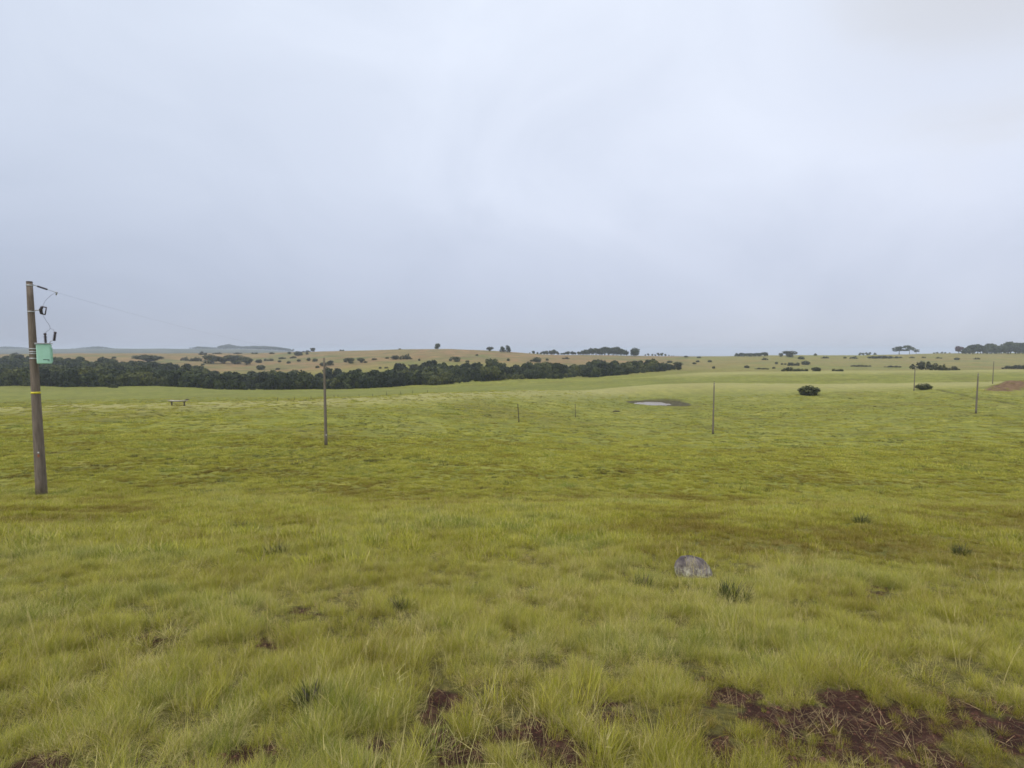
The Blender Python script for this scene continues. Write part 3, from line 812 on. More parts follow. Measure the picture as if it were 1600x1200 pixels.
ok = (uu > -380) & (uu < 1055) & (Yy > nr) & (Yy < fr)
ok &= ~((fbm(X, Yy, 30, 421, 3) > 0.56) & (Yy > nr+50))
ok &= rng.uniform(0, 1, X.size) < 0.93
X, Yy = X[ok], Yy[ok]
print('woodland trees', len(X))
n_ = len(X)
sz_ = (3.4 + 5.2*sst(fbm(X, Yy, 17, 431, 3), 0.3, 0.7))*rng.uniform(0.65, 1.3, n_)
wd = scatter('riverside_woodland', WT, np.stack([X, Yy, ground(X, Yy)-0.3], 1), np.stack([rng.normal(0, .05, n_), rng.normal(0, .05, n_), rng.uniform(0, 6.28, n_)], 1),
             sz_*1.12, rng.integers(0, 6, n_), np.clip(fbm(X, Yy, 24, 441, 3)*1.6-0.32+rng.normal(0, .24, n_), 0, 1))
prop(wd, 'dense dark green strip of low woodland along the valley floor', 'woodland', kind='stuff')

ET = forest_tpl(m_euc_i, 4, lambda s: mk_lobes(s+3, 7, 0.5, 1.0, 0.30), 600, 0.06, 0.8, 0.025, 0.3)
def grove(name, u0, u1, vb, prof, depth, Yc, label, spacing, cat='grove', wide=0.7):
    """prof: (u, top v) line of the tree tops"""
    P_, Z_ = [], []
    x0, x1 = ray(u0, vb)[0]*Yc, ray(u1, vb)[0]*Yc
    nx = max(2, int((x1-x0)/spacing)); ny = max(1, int(depth/spacing))
    for i in range(nx):
        for j in range(ny):
            x = x0 + (i+0.5)/nx*(x1-x0) + random.uniform(-.3, .3)*spacing; y = Yc + (j-(ny-1)/2)*spacing + random.uniform(-.3, .3)*spacing
            u = 800+F*x/y; g = gz(x, y)
            top = -(np.interp(u, [a for a, _ in prof], [b for _, b in prof])-550)/F*y
            h = top - g
            if h < 1.2: h = 1.2
            P_.append((x, y, g-0.2)); Z_.append(h*random.uniform(0.80, 1.04))
    P_ = np.array(P_); n_ = len(P_)
    o = scatter(name, ET, P_, np.stack([np.zeros(n_), np.zeros(n_), rng.uniform(0, 6.28, n_)], 1), np.array(Z_), rng.integers(0, 4, n_), rng.uniform(0, 1, n_))
    prop(o, label, cat, kind='stuff')
    return o
grove('tree_grove', 906, 981, 556, [(900, 551), (912, 546), (925, 543), (940, 542), (965, 541), (976, 546), (984, 552)], 26, 960, 'broad dome-shaped grove of grey green trees on the skyline right of centre', 8)
grove('tree_grove', 826, 906, 555, [(826, 551), (835, 547), (842, 551), (852, 546), (868, 546), (876, 551), (890, 548), (906, 549)], 12, 955, 'low ragged row of trees on the skyline left of the dome-shaped grove', 6)
grove('tree_grove', 1006, 1066, 557, [(1006, 553), (1015, 551), (1022, 553), (1033, 549), (1040, 553), (1052, 555), (1066, 556.5)], 10, 965, 'thin hazy line of low trees tapering off along the skyline beside the dome-shaped grove', 6)
grove('tree_grove', 1148, 1199, 557, [(1148, 551), (1156, 550.5), (1175, 551), (1190, 550), (1199, 549)], 10, 940, 'dark flat-topped clump of trees on the skyline above the concrete-grey pole', 5)
grove('tree_grove', 1504, 1680, 553, [(1504, 546), (1510, 540), (1525, 536.5), (1535, 538), (1548, 536), (1560, 540), (1570, 534), (1585, 532), (1600, 533), (1680, 534)], 20, 900, 'tall dark grove on the skyline at the far right edge', 7)
grove('tree_grove', 1340, 1370, 552, [(1340, 551), (1355, 549), (1370, 551)], 10, 1300, 'faint low treetops just showing over the skyline left of the flat-topped trees', 9)
grove('tree_grove', 1455, 1485, 552, [(1455, 551), (1465, 549), (1478, 549), (1485, 551)], 10, 1300, 'faint low treetops just showing over the skyline beside the purplish tree', 9)
# far ridge on the left, bluish with distance
for u0, u1, prof, lb in [(-60, 45, [(-60, 542), (0, 542), (10, 541), (45, 543)], 'bluish far wood at the left edge of the horizon, behind the transformer pole'),
                         (118, 205, [(118, 544), (150, 541), (160, 541), (178, 544), (205, 545)], 'bluish far wood on the horizon right of the transformer pole'),
                         (300, 345, [(300, 543), (310, 541), (345, 543)], 'bluish far wood on the horizon above the left shrub slope'),
                         (345, 372, [(345, 540), (358, 537.5), (372, 540)], 'taller rounded bluish far wood standing out of the left horizon'),
                         (378, 455, [(378, 541), (398, 540), (430, 541), (455, 545)], 'bluish far wood fading out toward the tan hill')]:
    grove('distant_wood', u0, u1, 546, prof, 90, 2950, lb, 13, 'wood')

# ------------------------------------------------------------------ separate trees and shrubs
plant('tree', 684, 544.5, 11, 8.5, 'lone rounded tree standing on top of the tan hill', name='tree')
plant('tree', 765, 549, 10, 7, 'small rounded tree on the skyline right of the lone hilltop tree')
plant('eucalyptus', 785, 550.5, 8, 9, 'left one of two touching trees on the skyline above the hill slope')
plant('eucalyptus', 794, 551, 8, 11, 'taller right one of two touching trees on the skyline')
plant('eucalyptus', 992, 557, 14, 13, 'upright tree standing just right of the dome-shaped grove')
plant('umbrella', 1405, 552.5, 20, 12, 'flat-topped tree, leftmost and widest of three on the right skyline')
plant('umbrella', 1421, 552.5, 14, 13.5, 'flat-topped tree, middle of three on the right skyline')
plant('umbrella', 1431.5, 552, 8, 7, 'smallest flat-topped tree, rightmost of three on the right skyline')
plant('purple', 1498, 552.5, 11, 11, 'purplish reddish tree beside the tall dark grove at far right')
plant('tree', 1220, 557.5, 7, 6, 'small round tree on the skyline left of a bigger one')
plant('tree', 1234, 558, 17, 9.5, 'broad dark tree on the skyline left of the flat-topped trees')
plant('tree', 489, 548.5, 8, 6, 'small dark tree on the left shoulder of the tan hill')
plant('shrub', 479, 548.5, 13, 3, 'low dark bush beside a small tree on the left shoulder of the hill')
plant('shrub', 1264, 617.5, 28, 14, 'wide round dark bush alone in the open green field', name='bush', cat='bush')
plant('shrub', 1443, 609, 20, 9.5, 'small brownish round bush alone in the field near the thin pole', name='bush', cat='bush')
plant('shrub', 177, 606, 12, 5, 'small low bush in the field in front of the woodland at left', name='bush', cat='bush')
plant('shrub', 1446, 577.5, 36, 12, 'large spreading dark thicket on the far slope above the round bush', name='thicket', cat='bush')
plant('shrub', 1468, 578.5, 24, 8, 'lower tail of dark thicket at the foot of the large spreading one', name='thicket', cat='bush')
plant('shrub', 1488, 578.5, 17, 6, 'flat dark bush right of the large spreading thicket')
plant('shrub', 1590, 576.5, 34, 6, 'flat dark thicket cut by the right edge above the earth bank', name='thicket', cat='bush')
plant('tree', 1059, 578, 14, 12, 'bushy dark tree at the right end of the woodland')
plant('shrub', 1236, 580, 27, 6, 'long flat dark thicket at the crest of the green field, left of the bush cluster', name='thicket', cat='bush')
plant('shrub', 1275, 580, 12, 6, 'dark bush on the field crest right of the long flat thicket')
plant('shrub', 1257, 580, 10, 4, 'small bush between the long flat thicket and a darker bush')
plant('shrub', 1309, 580, 15, 3.5, 'very low bush on the field crest, rightmost of its row')
plant('shrub', 1240, 571.5, 17, 5, 'grey green thicket on the far slope above the long flat one')
plant('shrub', 1259, 570, 11, 6, 'compact dark bush on the far slope, right of the grey green thicket')
plant('shrub', 1379, 560, 38, 4, 'long thin strip of dark scrub just below the right skyline', name='thicket', cat='bush')
plant('tree', 231, 566, 42, 11, 'isolated dark clump of trees on the tan field above the left woodland', name='thicket', cat='bush')
plant('shrub', 289, 563.5, 12, 5.5, 'left one of two small bushes between clumps on the left tan field')
plant('shrub', 306, 564.5, 18, 6, 'right one of two small bushes between clumps on the left tan field')
plant('tree', 330, 568, 24, 13, 'leafy tree at the left end of the clump above the left woodland')
plant('tree', 350, 568, 20, 10, 'low tree in the middle of the clump above the left woodland')
plant('tree', 367, 569, 22, 14, 'tallest tree of the clump above the left woodland')
plant('tree', 385, 570, 20, 12, 'tree at the right end of the clump above the left woodland')
plant('shrub', 317, 554.5, 11, 5, 'small dark bush on the crest of the left tan field')
plant('tree', 547, 568, 12, 8.5, 'rounded dark tree on the hillside right of the near wooden pole')
plant('tree', 540, 566.5, 7, 6, 'small tree just left of a rounded dark one on the hillside')
plant('tree', 564, 567, 12, 7.5, 'pale green bushy tree on the hillside right of the rounded dark one')
plant('shrub', 617, 561.5, 12, 6, 'dark bush high on the hill, left of a wider one')
plant('shrub', 634, 561.5, 19, 7.5, 'widest dark bush high on the middle of the tan hill')
plant('tree', 712, 565.5, 14, 8, 'greyish bushy tree right of the hill centre')
plant('tree', 647, 577.5, 17, 8, 'bushy tree just above the woodland edge at the hill centre')
plant('tree', 516, 571.5, 11, 8, 'small tree just right of the near wooden pole top')
plant('shrub', 505, 572, 10, 5.5, 'small bush just left of the near wooden pole')
plant('shrub', 466, 555.5, 12, 6.5, 'dark bush near the top of the hill left shoulder')
plant('tree', 460, 587, 12, 9, 'tree rising from the upper woodland edge left of the near wooden pole')
plant('tree', 561, 583, 9, 7, 'small brownish tree just above the woodland right of the near wooden pole')
plant('shrub', 407, 577.5, 13, 7, 'brownish bush on the small rise above the woodland')
plant('shrub', 839, 565.5, 14, 7, 'dark compact bush on the slope left of the woodland tongue')
plant('shrub', 935, 567.5, 22, 6, 'flat dark thicket just above the right part of the woodland', name='thicket', cat='bush')
ORD = ['first', 'second', 'third', 'fourth', 'fifth', 'sixth', 'seventh', 'eighth', 'ninth', 'tenth', 'eleventh', 'twelfth', 'thirteenth', 'fourteenth', 'fifteenth', 'sixteenth', 'seventeenth', 'eighteenth', 'nineteenth', 'twentieth', 'twenty-first']
def row_of(items, lab, grp):
    for k, (u, v, w, h) in enumerate(sorted(items)):
        plant('shrub', u, v, w*0.86, h*0.95, lab + ', ' + ORD[k] + ' from the left', grp, parts=False)
G1 = ('tiny dark shrub on the left shoulder of the tan hill', 'tiny shrubs on the left shoulder of the hill')
row_of([(452,553,6,3.5),(480,554,5,4),(458,560,11,3.5),(441,561,12,3.5),(420,564,16,4),(437,566,6,3.5),(451,568,7,4),(467,565,7,4),(482,564,6.5,5.5),(492,565,8.5,5.5),(404,567,11,6),(434,578,7,3.5),(474,585,6,4),(496,575,6.5,4),(398,553,10,2.5),(425,553,9,3)], *G1)
G2 = ('tiny dark shrub dotted over the middle of the tan hillside', 'tiny shrubs on the middle of the hillside')
row_of([(571,567,6,3),(585,562.5,9,3.5),(605,560.5,7,3),(627,577,5.5,5.5),(594,576,5,3),(604,575.5,8,3),(584,586,11,6),(620,587,9,6),(655,564,4,4),(704,564,6,4),(794,564,5,4.5),(534,548,8,2.5),(625,546,5,2),(745,556,5,3),(762,569,6,4),(730,566,7,3),(677,570,5,3)], *G2)
G3 = ('tiny dark shrub above the right half of the woodland', 'tiny shrubs above the right half of the woodland')
row_of([(830,565,5,3),(855,563.5,5,4),(884,561,13,3.5),(837,576,6,4),(950,570.5,5.5,4.5),(964,568,4.5,3.5),(910,576,6,5),(1046,567,9,4),(1072,558.5,7,3),(1092,559.5,7,3),(1085,569,7,3),(1090,566,6,3.5),(1109,566,7,4),(1115,576,5,4.5)], *G3)
G4 = ('tiny dark shrub scattered on the dull far slope at right', 'tiny shrubs on the far right slope')
row_of([(1167,575,8,4.5),(1190,577,24,2.5),(1195,562.5,11,4),(1252,561.5,11,5),(1274,555.5,5,3.5),(1213,569,5,4),(1222,570,4,3),(1227,570,4,3),(1209,576,5,3),(1289,560,12,3.5),(1320,560,5,3),(1334,560.5,13,4),(1406,559.5,9,2.5),(1425,559.5,8,2.5),(1443,559.5,7,2.5),(1467,560,9,2.5),(1495,562.5,8,4),(1526,561.5,9,3),(1345,573,30,3),(1395,574,24,3)], *G4)
G5 = ('tiny shrub on the tan field far left beyond the woodland', 'tiny shrubs on the far left field')
row_of([(24,553.5,9,3),(178,560,7,3),(317,571,6,3),(340,553,16,2.5),(372,553,14,2.5),(215,572,9,4),(262,571,9,4)], *G5)

# weeds in the near grass
def weed(u, v, w, h, label, seed, leaf_w=0.012):
    x, y, z = hit(u, v)
    o = empty('weed', (x, y, z))
    W_, H_ = w/F*y, h/F*y
    V, q, t = blades(170, W_*0.40, H_*1.25, leaf_w*0.75, 0.22, seed, erect=0.55, nseg=3)
    lf = link(bpy.data.objects.new('leaves', mesh_np('leaves', V, np.concatenate([q.ravel(), t.ravel()]), np.concatenate([np.full(len(q), 4), np.full(len(t), 3)]), [m_weed])), o)
    s_ = MB(); rd = random.Random(seed)
    for k in range(5):
        a = rd.uniform(0, 6.28); s_.tube([(0, 0, -.02), (math.cos(a)*W_*.15, math.sin(a)*W_*.15, H_*.5), (math.cos(a)*W_*.3, math.sin(a)*W_*.3, H_*rd.uniform(.7, 1.1))], [.004, .003, .0015], 5)
    s_.build('stems', m_bark, o)
    prop(o, label, 'weed', 'dark weeds growing among the grass')
weed(485, 1103, 46, 38, 'dark narrow-leaved weed in the near grass at lower left', 1, 0.008)
weed(432, 866, 40, 20, 'dark green weed clump in the middle grass left of centre', 2)
weed(1502, 866, 24, 18, 'dark weed tuft alone in the grass toward the right edge', 3)
weed(1147, 935, 54, 30, 'dark dry weed just right of the grey boulder', 4)
weed(1004, 922, 34, 28, 'thin dark weed left of the grey boulder', 5, 0.008)
weed(622, 950, 44, 16, 'low bluish green weed in the grass below centre', 6)
weed(1243, 792, 26, 9, 'dark weed patch far behind the grey boulder', 7, 0.02)
weed(1347, 818, 26, 16, 'dark weed behind and right of the grey boulder, before the bare slope', 8, 0.014)
weed(375, 825, 30, 12, 'dark weed farthest back in the left grass', 9, 0.02)

# ------------------------------------------------------------------ boulder
def boulder():
    x, y, z = hit(1083, 899)
    m_, n, l, P = nmat('lichened granite')
    t = n.new('ShaderNodeTexCoord'); ob = t.outputs['Object']
    base = ramp(n, l, noise(n, l, ob, 7, 6, 0.7), [(0.3, (0.08, 0.068, 0.060)), (0.5, (0.165, 0.142, 0.128)), (0.7, (0.26, 0.23, 0.208))])
    drk = ramp(n, l, noise(n, l, ob, 5, 5, 0.75, 0.5), [(0.42, (0, 0, 0)), (0.56, (1, 1, 1))])
    sx = n.new('ShaderNodeSeparateXYZ'); l.new(ob, sx.inputs[0])
    topm = node(n, 'ShaderNodeMapRange'); topm.inputs['From Min'].default_value = 0.13; topm.inputs['From Max'].default_value = 0.25
    l.new(sx.outputs['Z'], topm.inputs['Value'])
    c_ = mix(n, l, math_(n, l, 'MULTIPLY', drk, topm.outputs[0], True), base, (0.055, 0.045, 0.05))
    lic = ramp(n, l, noise(n, l, ob, 11, 6, 0.8), [(0.50, (0, 0, 0)), (0.58, (1, 1, 1))])
    lowm = node(n, 'ShaderNodeMapRange'); lowm.inputs['From Min'].default_value = 0.2; lowm.inputs['From Max'].default_value = 0.08
    l.new(sx.outputs['Z'], lowm.inputs['Value'])
    c_ = mix(n, l, math_(n, l, 'MULTIPLY', lic, lowm.outputs[0], True), c_, (0.52, 0.50, 0.38))
    c_ = mix(n, l, math_(n, l, 'MULTIPLY', ramp(n, l, noise(n, l, ob, 26, 4, 0.8), [(0.58, (0, 0, 0)), (0.63, (1, 1, 1))]), 0.8), c_, (0.05, 0.045, 0.05))
    l.new(c_, P.inputs['Base Color']); P.inputs['Roughness'].default_value = 0.95; P.inputs['Specular IOR Level'].default_value = 0.1
    b = node(n, 'ShaderNodeBump', Strength=0.8, Distance=0.02); l.new(noise(n, l, ob, 18, 8, 0.7), b.inputs['Height']); l.new(b.outputs[0], P.inputs['Normal'])
    bm = bmesh.new(); bmesh.ops.create_icosphere(bm, subdivisions=5, radius=1)
    co = np.array([v.co for v in bm.verts])
    w = 57/F*y/2; h = 30/F*y
    from mathutils import noise as mn
    for v in bm.verts:
        d = v.co.copy()
        k = 1 + 0.05*mn.noise(d*1.1+Vector((3, 1, 7))) + 0.04*mn.noise(d*3.1) + 0.022*mn.noise(d*8) + 0.008*mn.noise(d*22)
        p = Vector((math.copysign(abs(d.x)**0.95, d.x), math.copysign(abs(d.y)**0.95, d.y), math.copysign(abs(d.z)**0.88, d.z)))*k
        skew = 0.12*p.z
        v.co = Vector(((p.x-skew)*w, p.y*w*0.85, p.z*h*(0.78 - 0.03*p.x)+h*0.22))
    for f in bm.faces: f.smooth = True
    me = bpy.data.meshes.new('boulder'); bm.to_mesh(me); bm.free(); me.materials.append(m_)
    o = link(bpy.data.objects.new('boulder', me)); o.location = (x, y, z)
    prop(o, 'rounded grey boulder with pale lichen lying in the grass', 'boulder')
    return x, y
bx_, by_ = boulder()

# ------------------------------------------------------------------ pond
def pond():
    bm = bmesh.new(); ring = []
    for k in range(96):
        a = k/96*6.283; q = 1.08/(1 + 0.12*math.sin(2*a+0.6) + 0.08*math.sin(3*a+2) + 0.04*math.sin(7*a))
        ring.append(bm.verts.new((PX+9.5*q*math.cos(a), PY+8.5*q*math.sin(a), PZ)))
    bm.faces.new(ring)
    me = bpy.data.meshes.new('pond'); bm.to_mesh(me); bm.free()
    m_, n, l, P = nmat('muddy water')
    P.inputs['Base Color'].default_value = (0.20, 0.16, 0.12, 1); P.inputs['Roughness'].default_value = 0.22; P.inputs['IOR'].default_value = 1.25
    g = n.new('ShaderNodeNewGeometry')
    b = node(n, 'ShaderNodeBump', Strength=0.06, Distance=0.05); l.new(noise(n, l, g.outputs['Position'], 1.5, 3), b.inputs['Height']); l.new(b.outputs[0], P.inputs['Normal'])
    me.materials.append(m_)
    prop(link(bpy.data.objects.new('pond', me)), kind='structure')
pond()

# ------------------------------------------------------------------ poles
def pole_at(u, vb, Y, vt, r0, r1, mat, label, cat='utility pole', group='utility poles crossing the field', insulator=True, lean=0.0):
    ax, az = ray(u, vb); x = ax*Y; g = gz(x, Y)
    ut, vt_ = (u, vt)
    top = ray(u, vt)[1]*Y; h = top-g
    root = empty('utility_pole', (x, Y, g))
    n_ = 10
    MB().tube([(lean*h*(k/n_), 0, -0.4 if k == 0 else h*k/n_) for k in range(n_+1)], [r0+(r1-r0)*k/n_ for k in range(n_+1)], 20).build('shaft', mat, root)
    if insulator:
        q = MB(); q.tube([(lean*h, 0, h-0.03), (lean*h, 0, h+0.16)], 0.018, 8); q.build('pin', m_steel, root)
        MB().lathe([(0.02, 0), (0.06, 0.01), (0.065, 0.05), (0.04, 0.06), (0.055, 0.08), (0.05, 0.12), (0.02, 0.15)], 12, Matrix.Translation((lean*h, 0, h+0.12))).build('insulator', m_dark, root)
        MB().tube([(lean*h, -r1-0.012, h-0.5), (lean*h, -r1-0.012, h-0.25)], 0.02, 6).build('bolt', m_steel, root)
    prop(root, label, cat, group)
    return root, Vector((x+lean*h, Y, g+h+0.24)), h

# the near pole with its transformer
def pole_one():
    Y = 22.0; ax, _ = ray(65, 770); x = ax*Y; g = gz(x, Y)
    top = ray(47, 441)[1]*Y; h = top-g
    root = empty('utility_pole', (x, Y, g))
    MB().tube([(0, 0, -0.4)]+[(0, 0, h*k/14) for k in range(1, 15)], [0.205]+[0.205-(0.205-0.105)*k/14 for k in range(1, 15)], 28).build('shaft', m_pole, root)
    MB().lathe([(0.09, 0), (0.108, 0.005), (0.108, 0.05), (0.09, 0.06)], 24, Matrix.Translation((0, 0, h-0.02))).build('cap', m_bark, root)
    def zpx(v): return ray(65, v)[1]*Y - g
    def rz(z): return 0.205-0.1*z/h
    for v in (446, 487, 545, 549.5, 552.5, 560):
        z = zpx(v); r = rz(z)
        MB().lathe([(r+.001, -.022), (r+.010, -.022), (r+.010, .022), (r+.001, .022)], 28, Matrix.Translation((0, 0, z))).build('clamp_band', m_steel, root)
    z = zpx(613.5); r = rz(z)
    MB().lathe([(r+.001, -.042), (r+.006, -.042), (r+.006, .042), (r+.001, .042)], 28, Matrix.Translation((0, 0, z))).build('yellow_band', m_yel, root)
    # direction towards the picture right, seen from the camera: wire runs to the second pole
    z = zpx(706); r = rz(z)
    c_ = Vector((0.55, -0.83, 0)).normalized()
    MB().box((c_.x*(r+.006), c_.y*(r+.006), z), (0.05, 0.012, 0.05), Matrix.Rotation(math.atan2(c_.y, c_.x)+math.pi/2, 3, 'Z')).build('number_tag', m_white, root)
    MB().box((c_.x*(r+.001), c_.y*(r+.001), z-0.14), (0.07, 0.012, 0.12), Matrix.Rotation(math.atan2(c_.y, c_.x)+math.pi/2, 3, 'Z'), 0.003).build('rust_patch', m_rust, root)
    return root, Vector((x, Y, g)), h, zpx, rz
r1, B1, h1, zpx, rzf = pole_one()
prop(r1, 'tall brown near pole at left carrying a mint green transformer', 'utility pole', 'utility poles crossing the field')
PP = [('grey brown wooden pole standing in the grass left of centre', 509.5, 697, 51, 559, .155, .095, m_pole2),
      ('slim pole in the open field right of the pond', 1114, 675.5, 91, 598, .17, .09, m_pole2),
      ('pole beside the ditch at right, in front of the earth bank', 1525, 645, 116, 584, .19, .12, m_pole2),
      ('thin distant pole beside the small brownish bush', 1428, 612, 185, 573, .17, .12, m_pole2),
      ('farthest thin pole near the right edge above the earth bank', 1551, 597, 214, 565, .17, .12, m_pole2)]
tops = []
for lb, u, vb, Y, vt, a, b, mt in PP:
    rt, tp, hh = pole_at(u, vb, Y, vt, a, b, mt, lb, insulator=Y > 60); tops.append(tp)
    if Y == 51:
        MB().box((0.09, -0.14, 1.05), (0.07, 0.02, 0.10)).build('number_tag', m_white, rt)

# wires: one span is one thing
def wire(a, b, sag, label, rad_=0.006, trim=0.0):
    a, b = Vector(a), Vector(b)
    pts = [a.lerp(b, t/24) + Vector((0, 0, -4*sag*(t/24)*(1-t/24))) for t in range(25)]
    o = MB().tube([p-a for p in pts], rad_, 6).build('power_wire', m_wire, None, a)
    prop(o, label, 'wire', 'power line wires strung from pole to pole')
dirw = (tops[0]-Vector((B1.x, B1.y, B1.z+h1))); dirw.normalize()
# strain insulator at the top of the near pole
zt = zpx(444.5)
e0 = Vector((0.11, 0.02, zt)); dw = Vector((0.62, 0.70, -0.36)).normalized()
# the dead-end string points across to the next pole
tgt = Vector((tops[0].x-B1.x, tops[0].y-B1.y, tops[0].z-B1.z))
A = ray(88, 457); ye = Y1 = 22.9
clampP = Vector((A[0]*ye-B1.x, ye-B1.y, A[1]*ye-B1.z))
q = MB(); q.tube([e0, e0.lerp(clampP, 0.22)], 0.018, 8); q.build('eye_rod', m_steel, r1)
s0, s1 = e0.lerp(clampP, 0.2), e0.lerp(clampP, 0.62)
dv = (s1-s0); Mx = Matrix.Translation(s0) @ dv.to_track_quat('Z', 'Y').to_matrix().to_4x4()
pr = []
for k in range(8):
    zz = dv.length*k/8
    pr += [(0.022, zz), (0.045, zz+0.012), (0.022, zz+0.026)]
pr.append((0.022, dv.length))
MB().lathe(pr, 12, Mx).build('strain_insulator', m_dark, r1)
q = MB(); q.tube([s1, clampP], 0.010, 6); q.tube([clampP+Vector((-.05, 0, .03)), clampP+Vector((0.03, 0, 0)), clampP+Vector((-.02, 0, -.12))], [.03, .035, .02], 8); q.build('wire_clamp', m_steel, r1)
wire(B1+clampP, tops[0], 0.35, 'power wire from the transformer pole to the grey brown wooden pole', 0.0026)
wire(tops[0], tops[1], 0.7, 'power wire spanning from the grey brown wooden pole to the slim pole', 0.005)
wire(tops[1], tops[2], 0.7, 'power wire from the slim pole to the pole beside the ditch', 0.005)
wire(tops[2], tops[3], 0.7, 'power wire from the pole beside the ditch to the thin distant pole', 0.005)
wire(tops[3], tops[4], 0.7, 'power wire between the two farthest thin poles', 0.005)

def loc1(u, v, y):            # a point seen at (u, v), y metres deep, in the pole's own coordinates
    a = ray(u, v); return Vector((a[0]*y-B1.x, y-B1.y, a[1]*y-B1.z))
# fuse cutout on its bracket
q = MB(); b0 = loc1(54, 485, 22.0); b1 = loc1(64, 484, 21.9)
q.tube([b0, b1], 0.022, 8); q.build('cutout_bracket', m_steel, r1)
cu = [loc1(66, 479, 21.9), loc1(63.5, 484, 21.9), loc1(65, 490.5, 21.9)]
q = MB(); q.tube(cu, [0.05, 0.062, 0.05], 10)
for k in range(5):
    c0 = cu[0].lerp(cu[2], (k+.5)/5) + Vector((-0.03 if 0 < k < 4 else 0, 0, 0)); q.lathe([(0.03, -.012), (0.078, 0), (0.03, .014)], 12, Matrix.Translation(c0))
q.build('cutout_insulator', m_dark, r1)
q = MB(); f0, f1 = loc1(72.5, 480.5, 21.9), loc1(70.5, 491.5, 21.9)
q.tube([f0, f1], 0.022, 8); q.tube([cu[0], f0], 0.026, 8); q.tube([cu[2], f1], 0.026, 8); q.build('fuse_tube', m_dark, r1)
# jumpers
def curve(p, n=14):
    p = [Vector(a) for a in p]; out = []
    for i in range(len(p)-1):
        p0, p1_, p2, p3 = p[max(i-1, 0)], p[i], p[i+1], p[min(i+2, len(p)-1)]
        for k in range(n):
            t = k/n
            out.append(0.5*((2*p1_)+(p2-p0)*t+(2*p0-5*p1_+4*p2-p3)*t*t+(3*p1_-p0-3*p2+p3)*t**3))
    return out+[p[-1]]
MB().tube(curve([clampP, loc1(79, 462, 22.5), loc1(71, 470, 22.1), loc1(67, 478, 21.9)]), 0.006, 6).build('jumper_wire', m_wire, r1)
MB().tube(curve([loc1(67, 492, 21.9), loc1(72, 501, 21.9), loc1(77, 508, 21.9), loc1(78, 514, 21.9), loc1(73, 518, 21.9), loc1(70.5, 521, 21.9)]), 0.006, 6).build('jumper_wire', m_wire, r1)
MB().tube(curve([loc1(78, 513, 21.9), loc1(83, 515, 21.9), loc1(85, 520, 21.9)]), 0.005, 6).build('jumper_wire', m_wire, r1)
# transformer
cT = loc1(69.2, 553, 21.75)
tw, td, thh = 0.46, 0.34, 31/F*21.75
yaw = Matrix.Rotation(math.radians(-6), 3, 'Z')
tank = MB().box((0, 0, 0), (tw, td, thh), None, 0.045).build('transformer_tank', m_mint, r1, cT); tank.rotation_euler = (0, 0, R(34))
MB().box((0, 0, thh/2+0.022), (tw+0.07, td+0.07, 0.035), None, 0.01).build('tank_lid', m_steel, tank)
q = MB()
for sx in (-1, 1): q.box((sx*0.12, td/2+0.045, 0.1), (0.03, 0.1, 0.5), None, 0.004)
q.build('hanger_bracket', m_steel, tank)
q = MB()                       # cooling ribs on the side
for k in range(4): q.box((tw/2+0.012, -0.10+0.065*k, -0.03), (0.03, 0.012, thh*0.7))
q.build('cooling_rib', m_mint, tank)
q = MB(); q.box((0.08, -td/2-0.003, -0.24), (0.20, 0.004, 0.025)); q.box((0.15, -td/2-0.003, -0.29), (0.07, 0.004, 0.02)); q.build('painted_mark', m_paint, tank)
q = MB(); q.tube([loc1(46, 538, 22.0), loc1(78, 537.5, 21.85)], 0.022, 8); q.build('crossbar', m_steel, r1)
def bushing(p0, p1, name):
    dv = p1-p0; M = Matrix.Translation(p0) @ dv.to_track_quat('Z', 'Y').to_matrix().to_4x4(); pr = [(0.035, 0)]
    for k in range(6):
        zz = dv.length*(k+.2)/6.4; pr += [(0.035, zz), (0.065, zz+0.015), (0.035, zz+0.035)]
    pr += [(0.03, dv.length), (0.05, dv.length+0.01), (0.05, dv.length+0.07), (0.02, dv.length+0.09)]
    MB().lathe(pr, 14, M).build(name, m_dark, r1)
bushing(loc1(71.5, 537, 21.75), loc1(70.5, 523.5, 21.75), 'bushing')
bushing(loc1(84.5, 532.5, 21.75), loc1(86, 521.5, 21.75), 'lightning_arrester')
MB().tube([loc1(76, 537.5, 21.75), loc1(80, 532.5, 21.75), loc1(84.5, 532, 21.75)], 0.015, 6).build('arrester_bracket', m_steel, r1)

# slim dark posts near the middle
def slim(u, v, Y, vt, r, lean, label):
    x, y, z = hit(u, v); 
    h = (v-vt)/F*y
    root = empty('wire_post', (x, y, z))
    MB().tube([(lean*h*k/6, 0, -0.3 if k == 0 else h*k/6) for k in range(7)], [r*(1.15-0.3*k/6) for k in range(7)], 10).build('shaft', m_post, root)
    q = MB(); q.tube([(lean*h*.95-.16, 0, h*.955), (lean*h*.95+.16, 0, h*.965)], 0.03, 6); q.build('crosspiece', m_post, root)
    prop(root, label, 'post', 'slim dark posts in the middle of the field')
slim(811, 660, 0, 631, 0.085, -0.07, 'thin dark post leaning left in the middle of the field')
slim(899, 652, 0, 631, 0.06, -0.02, 'thinner pale upright post left of the pond')
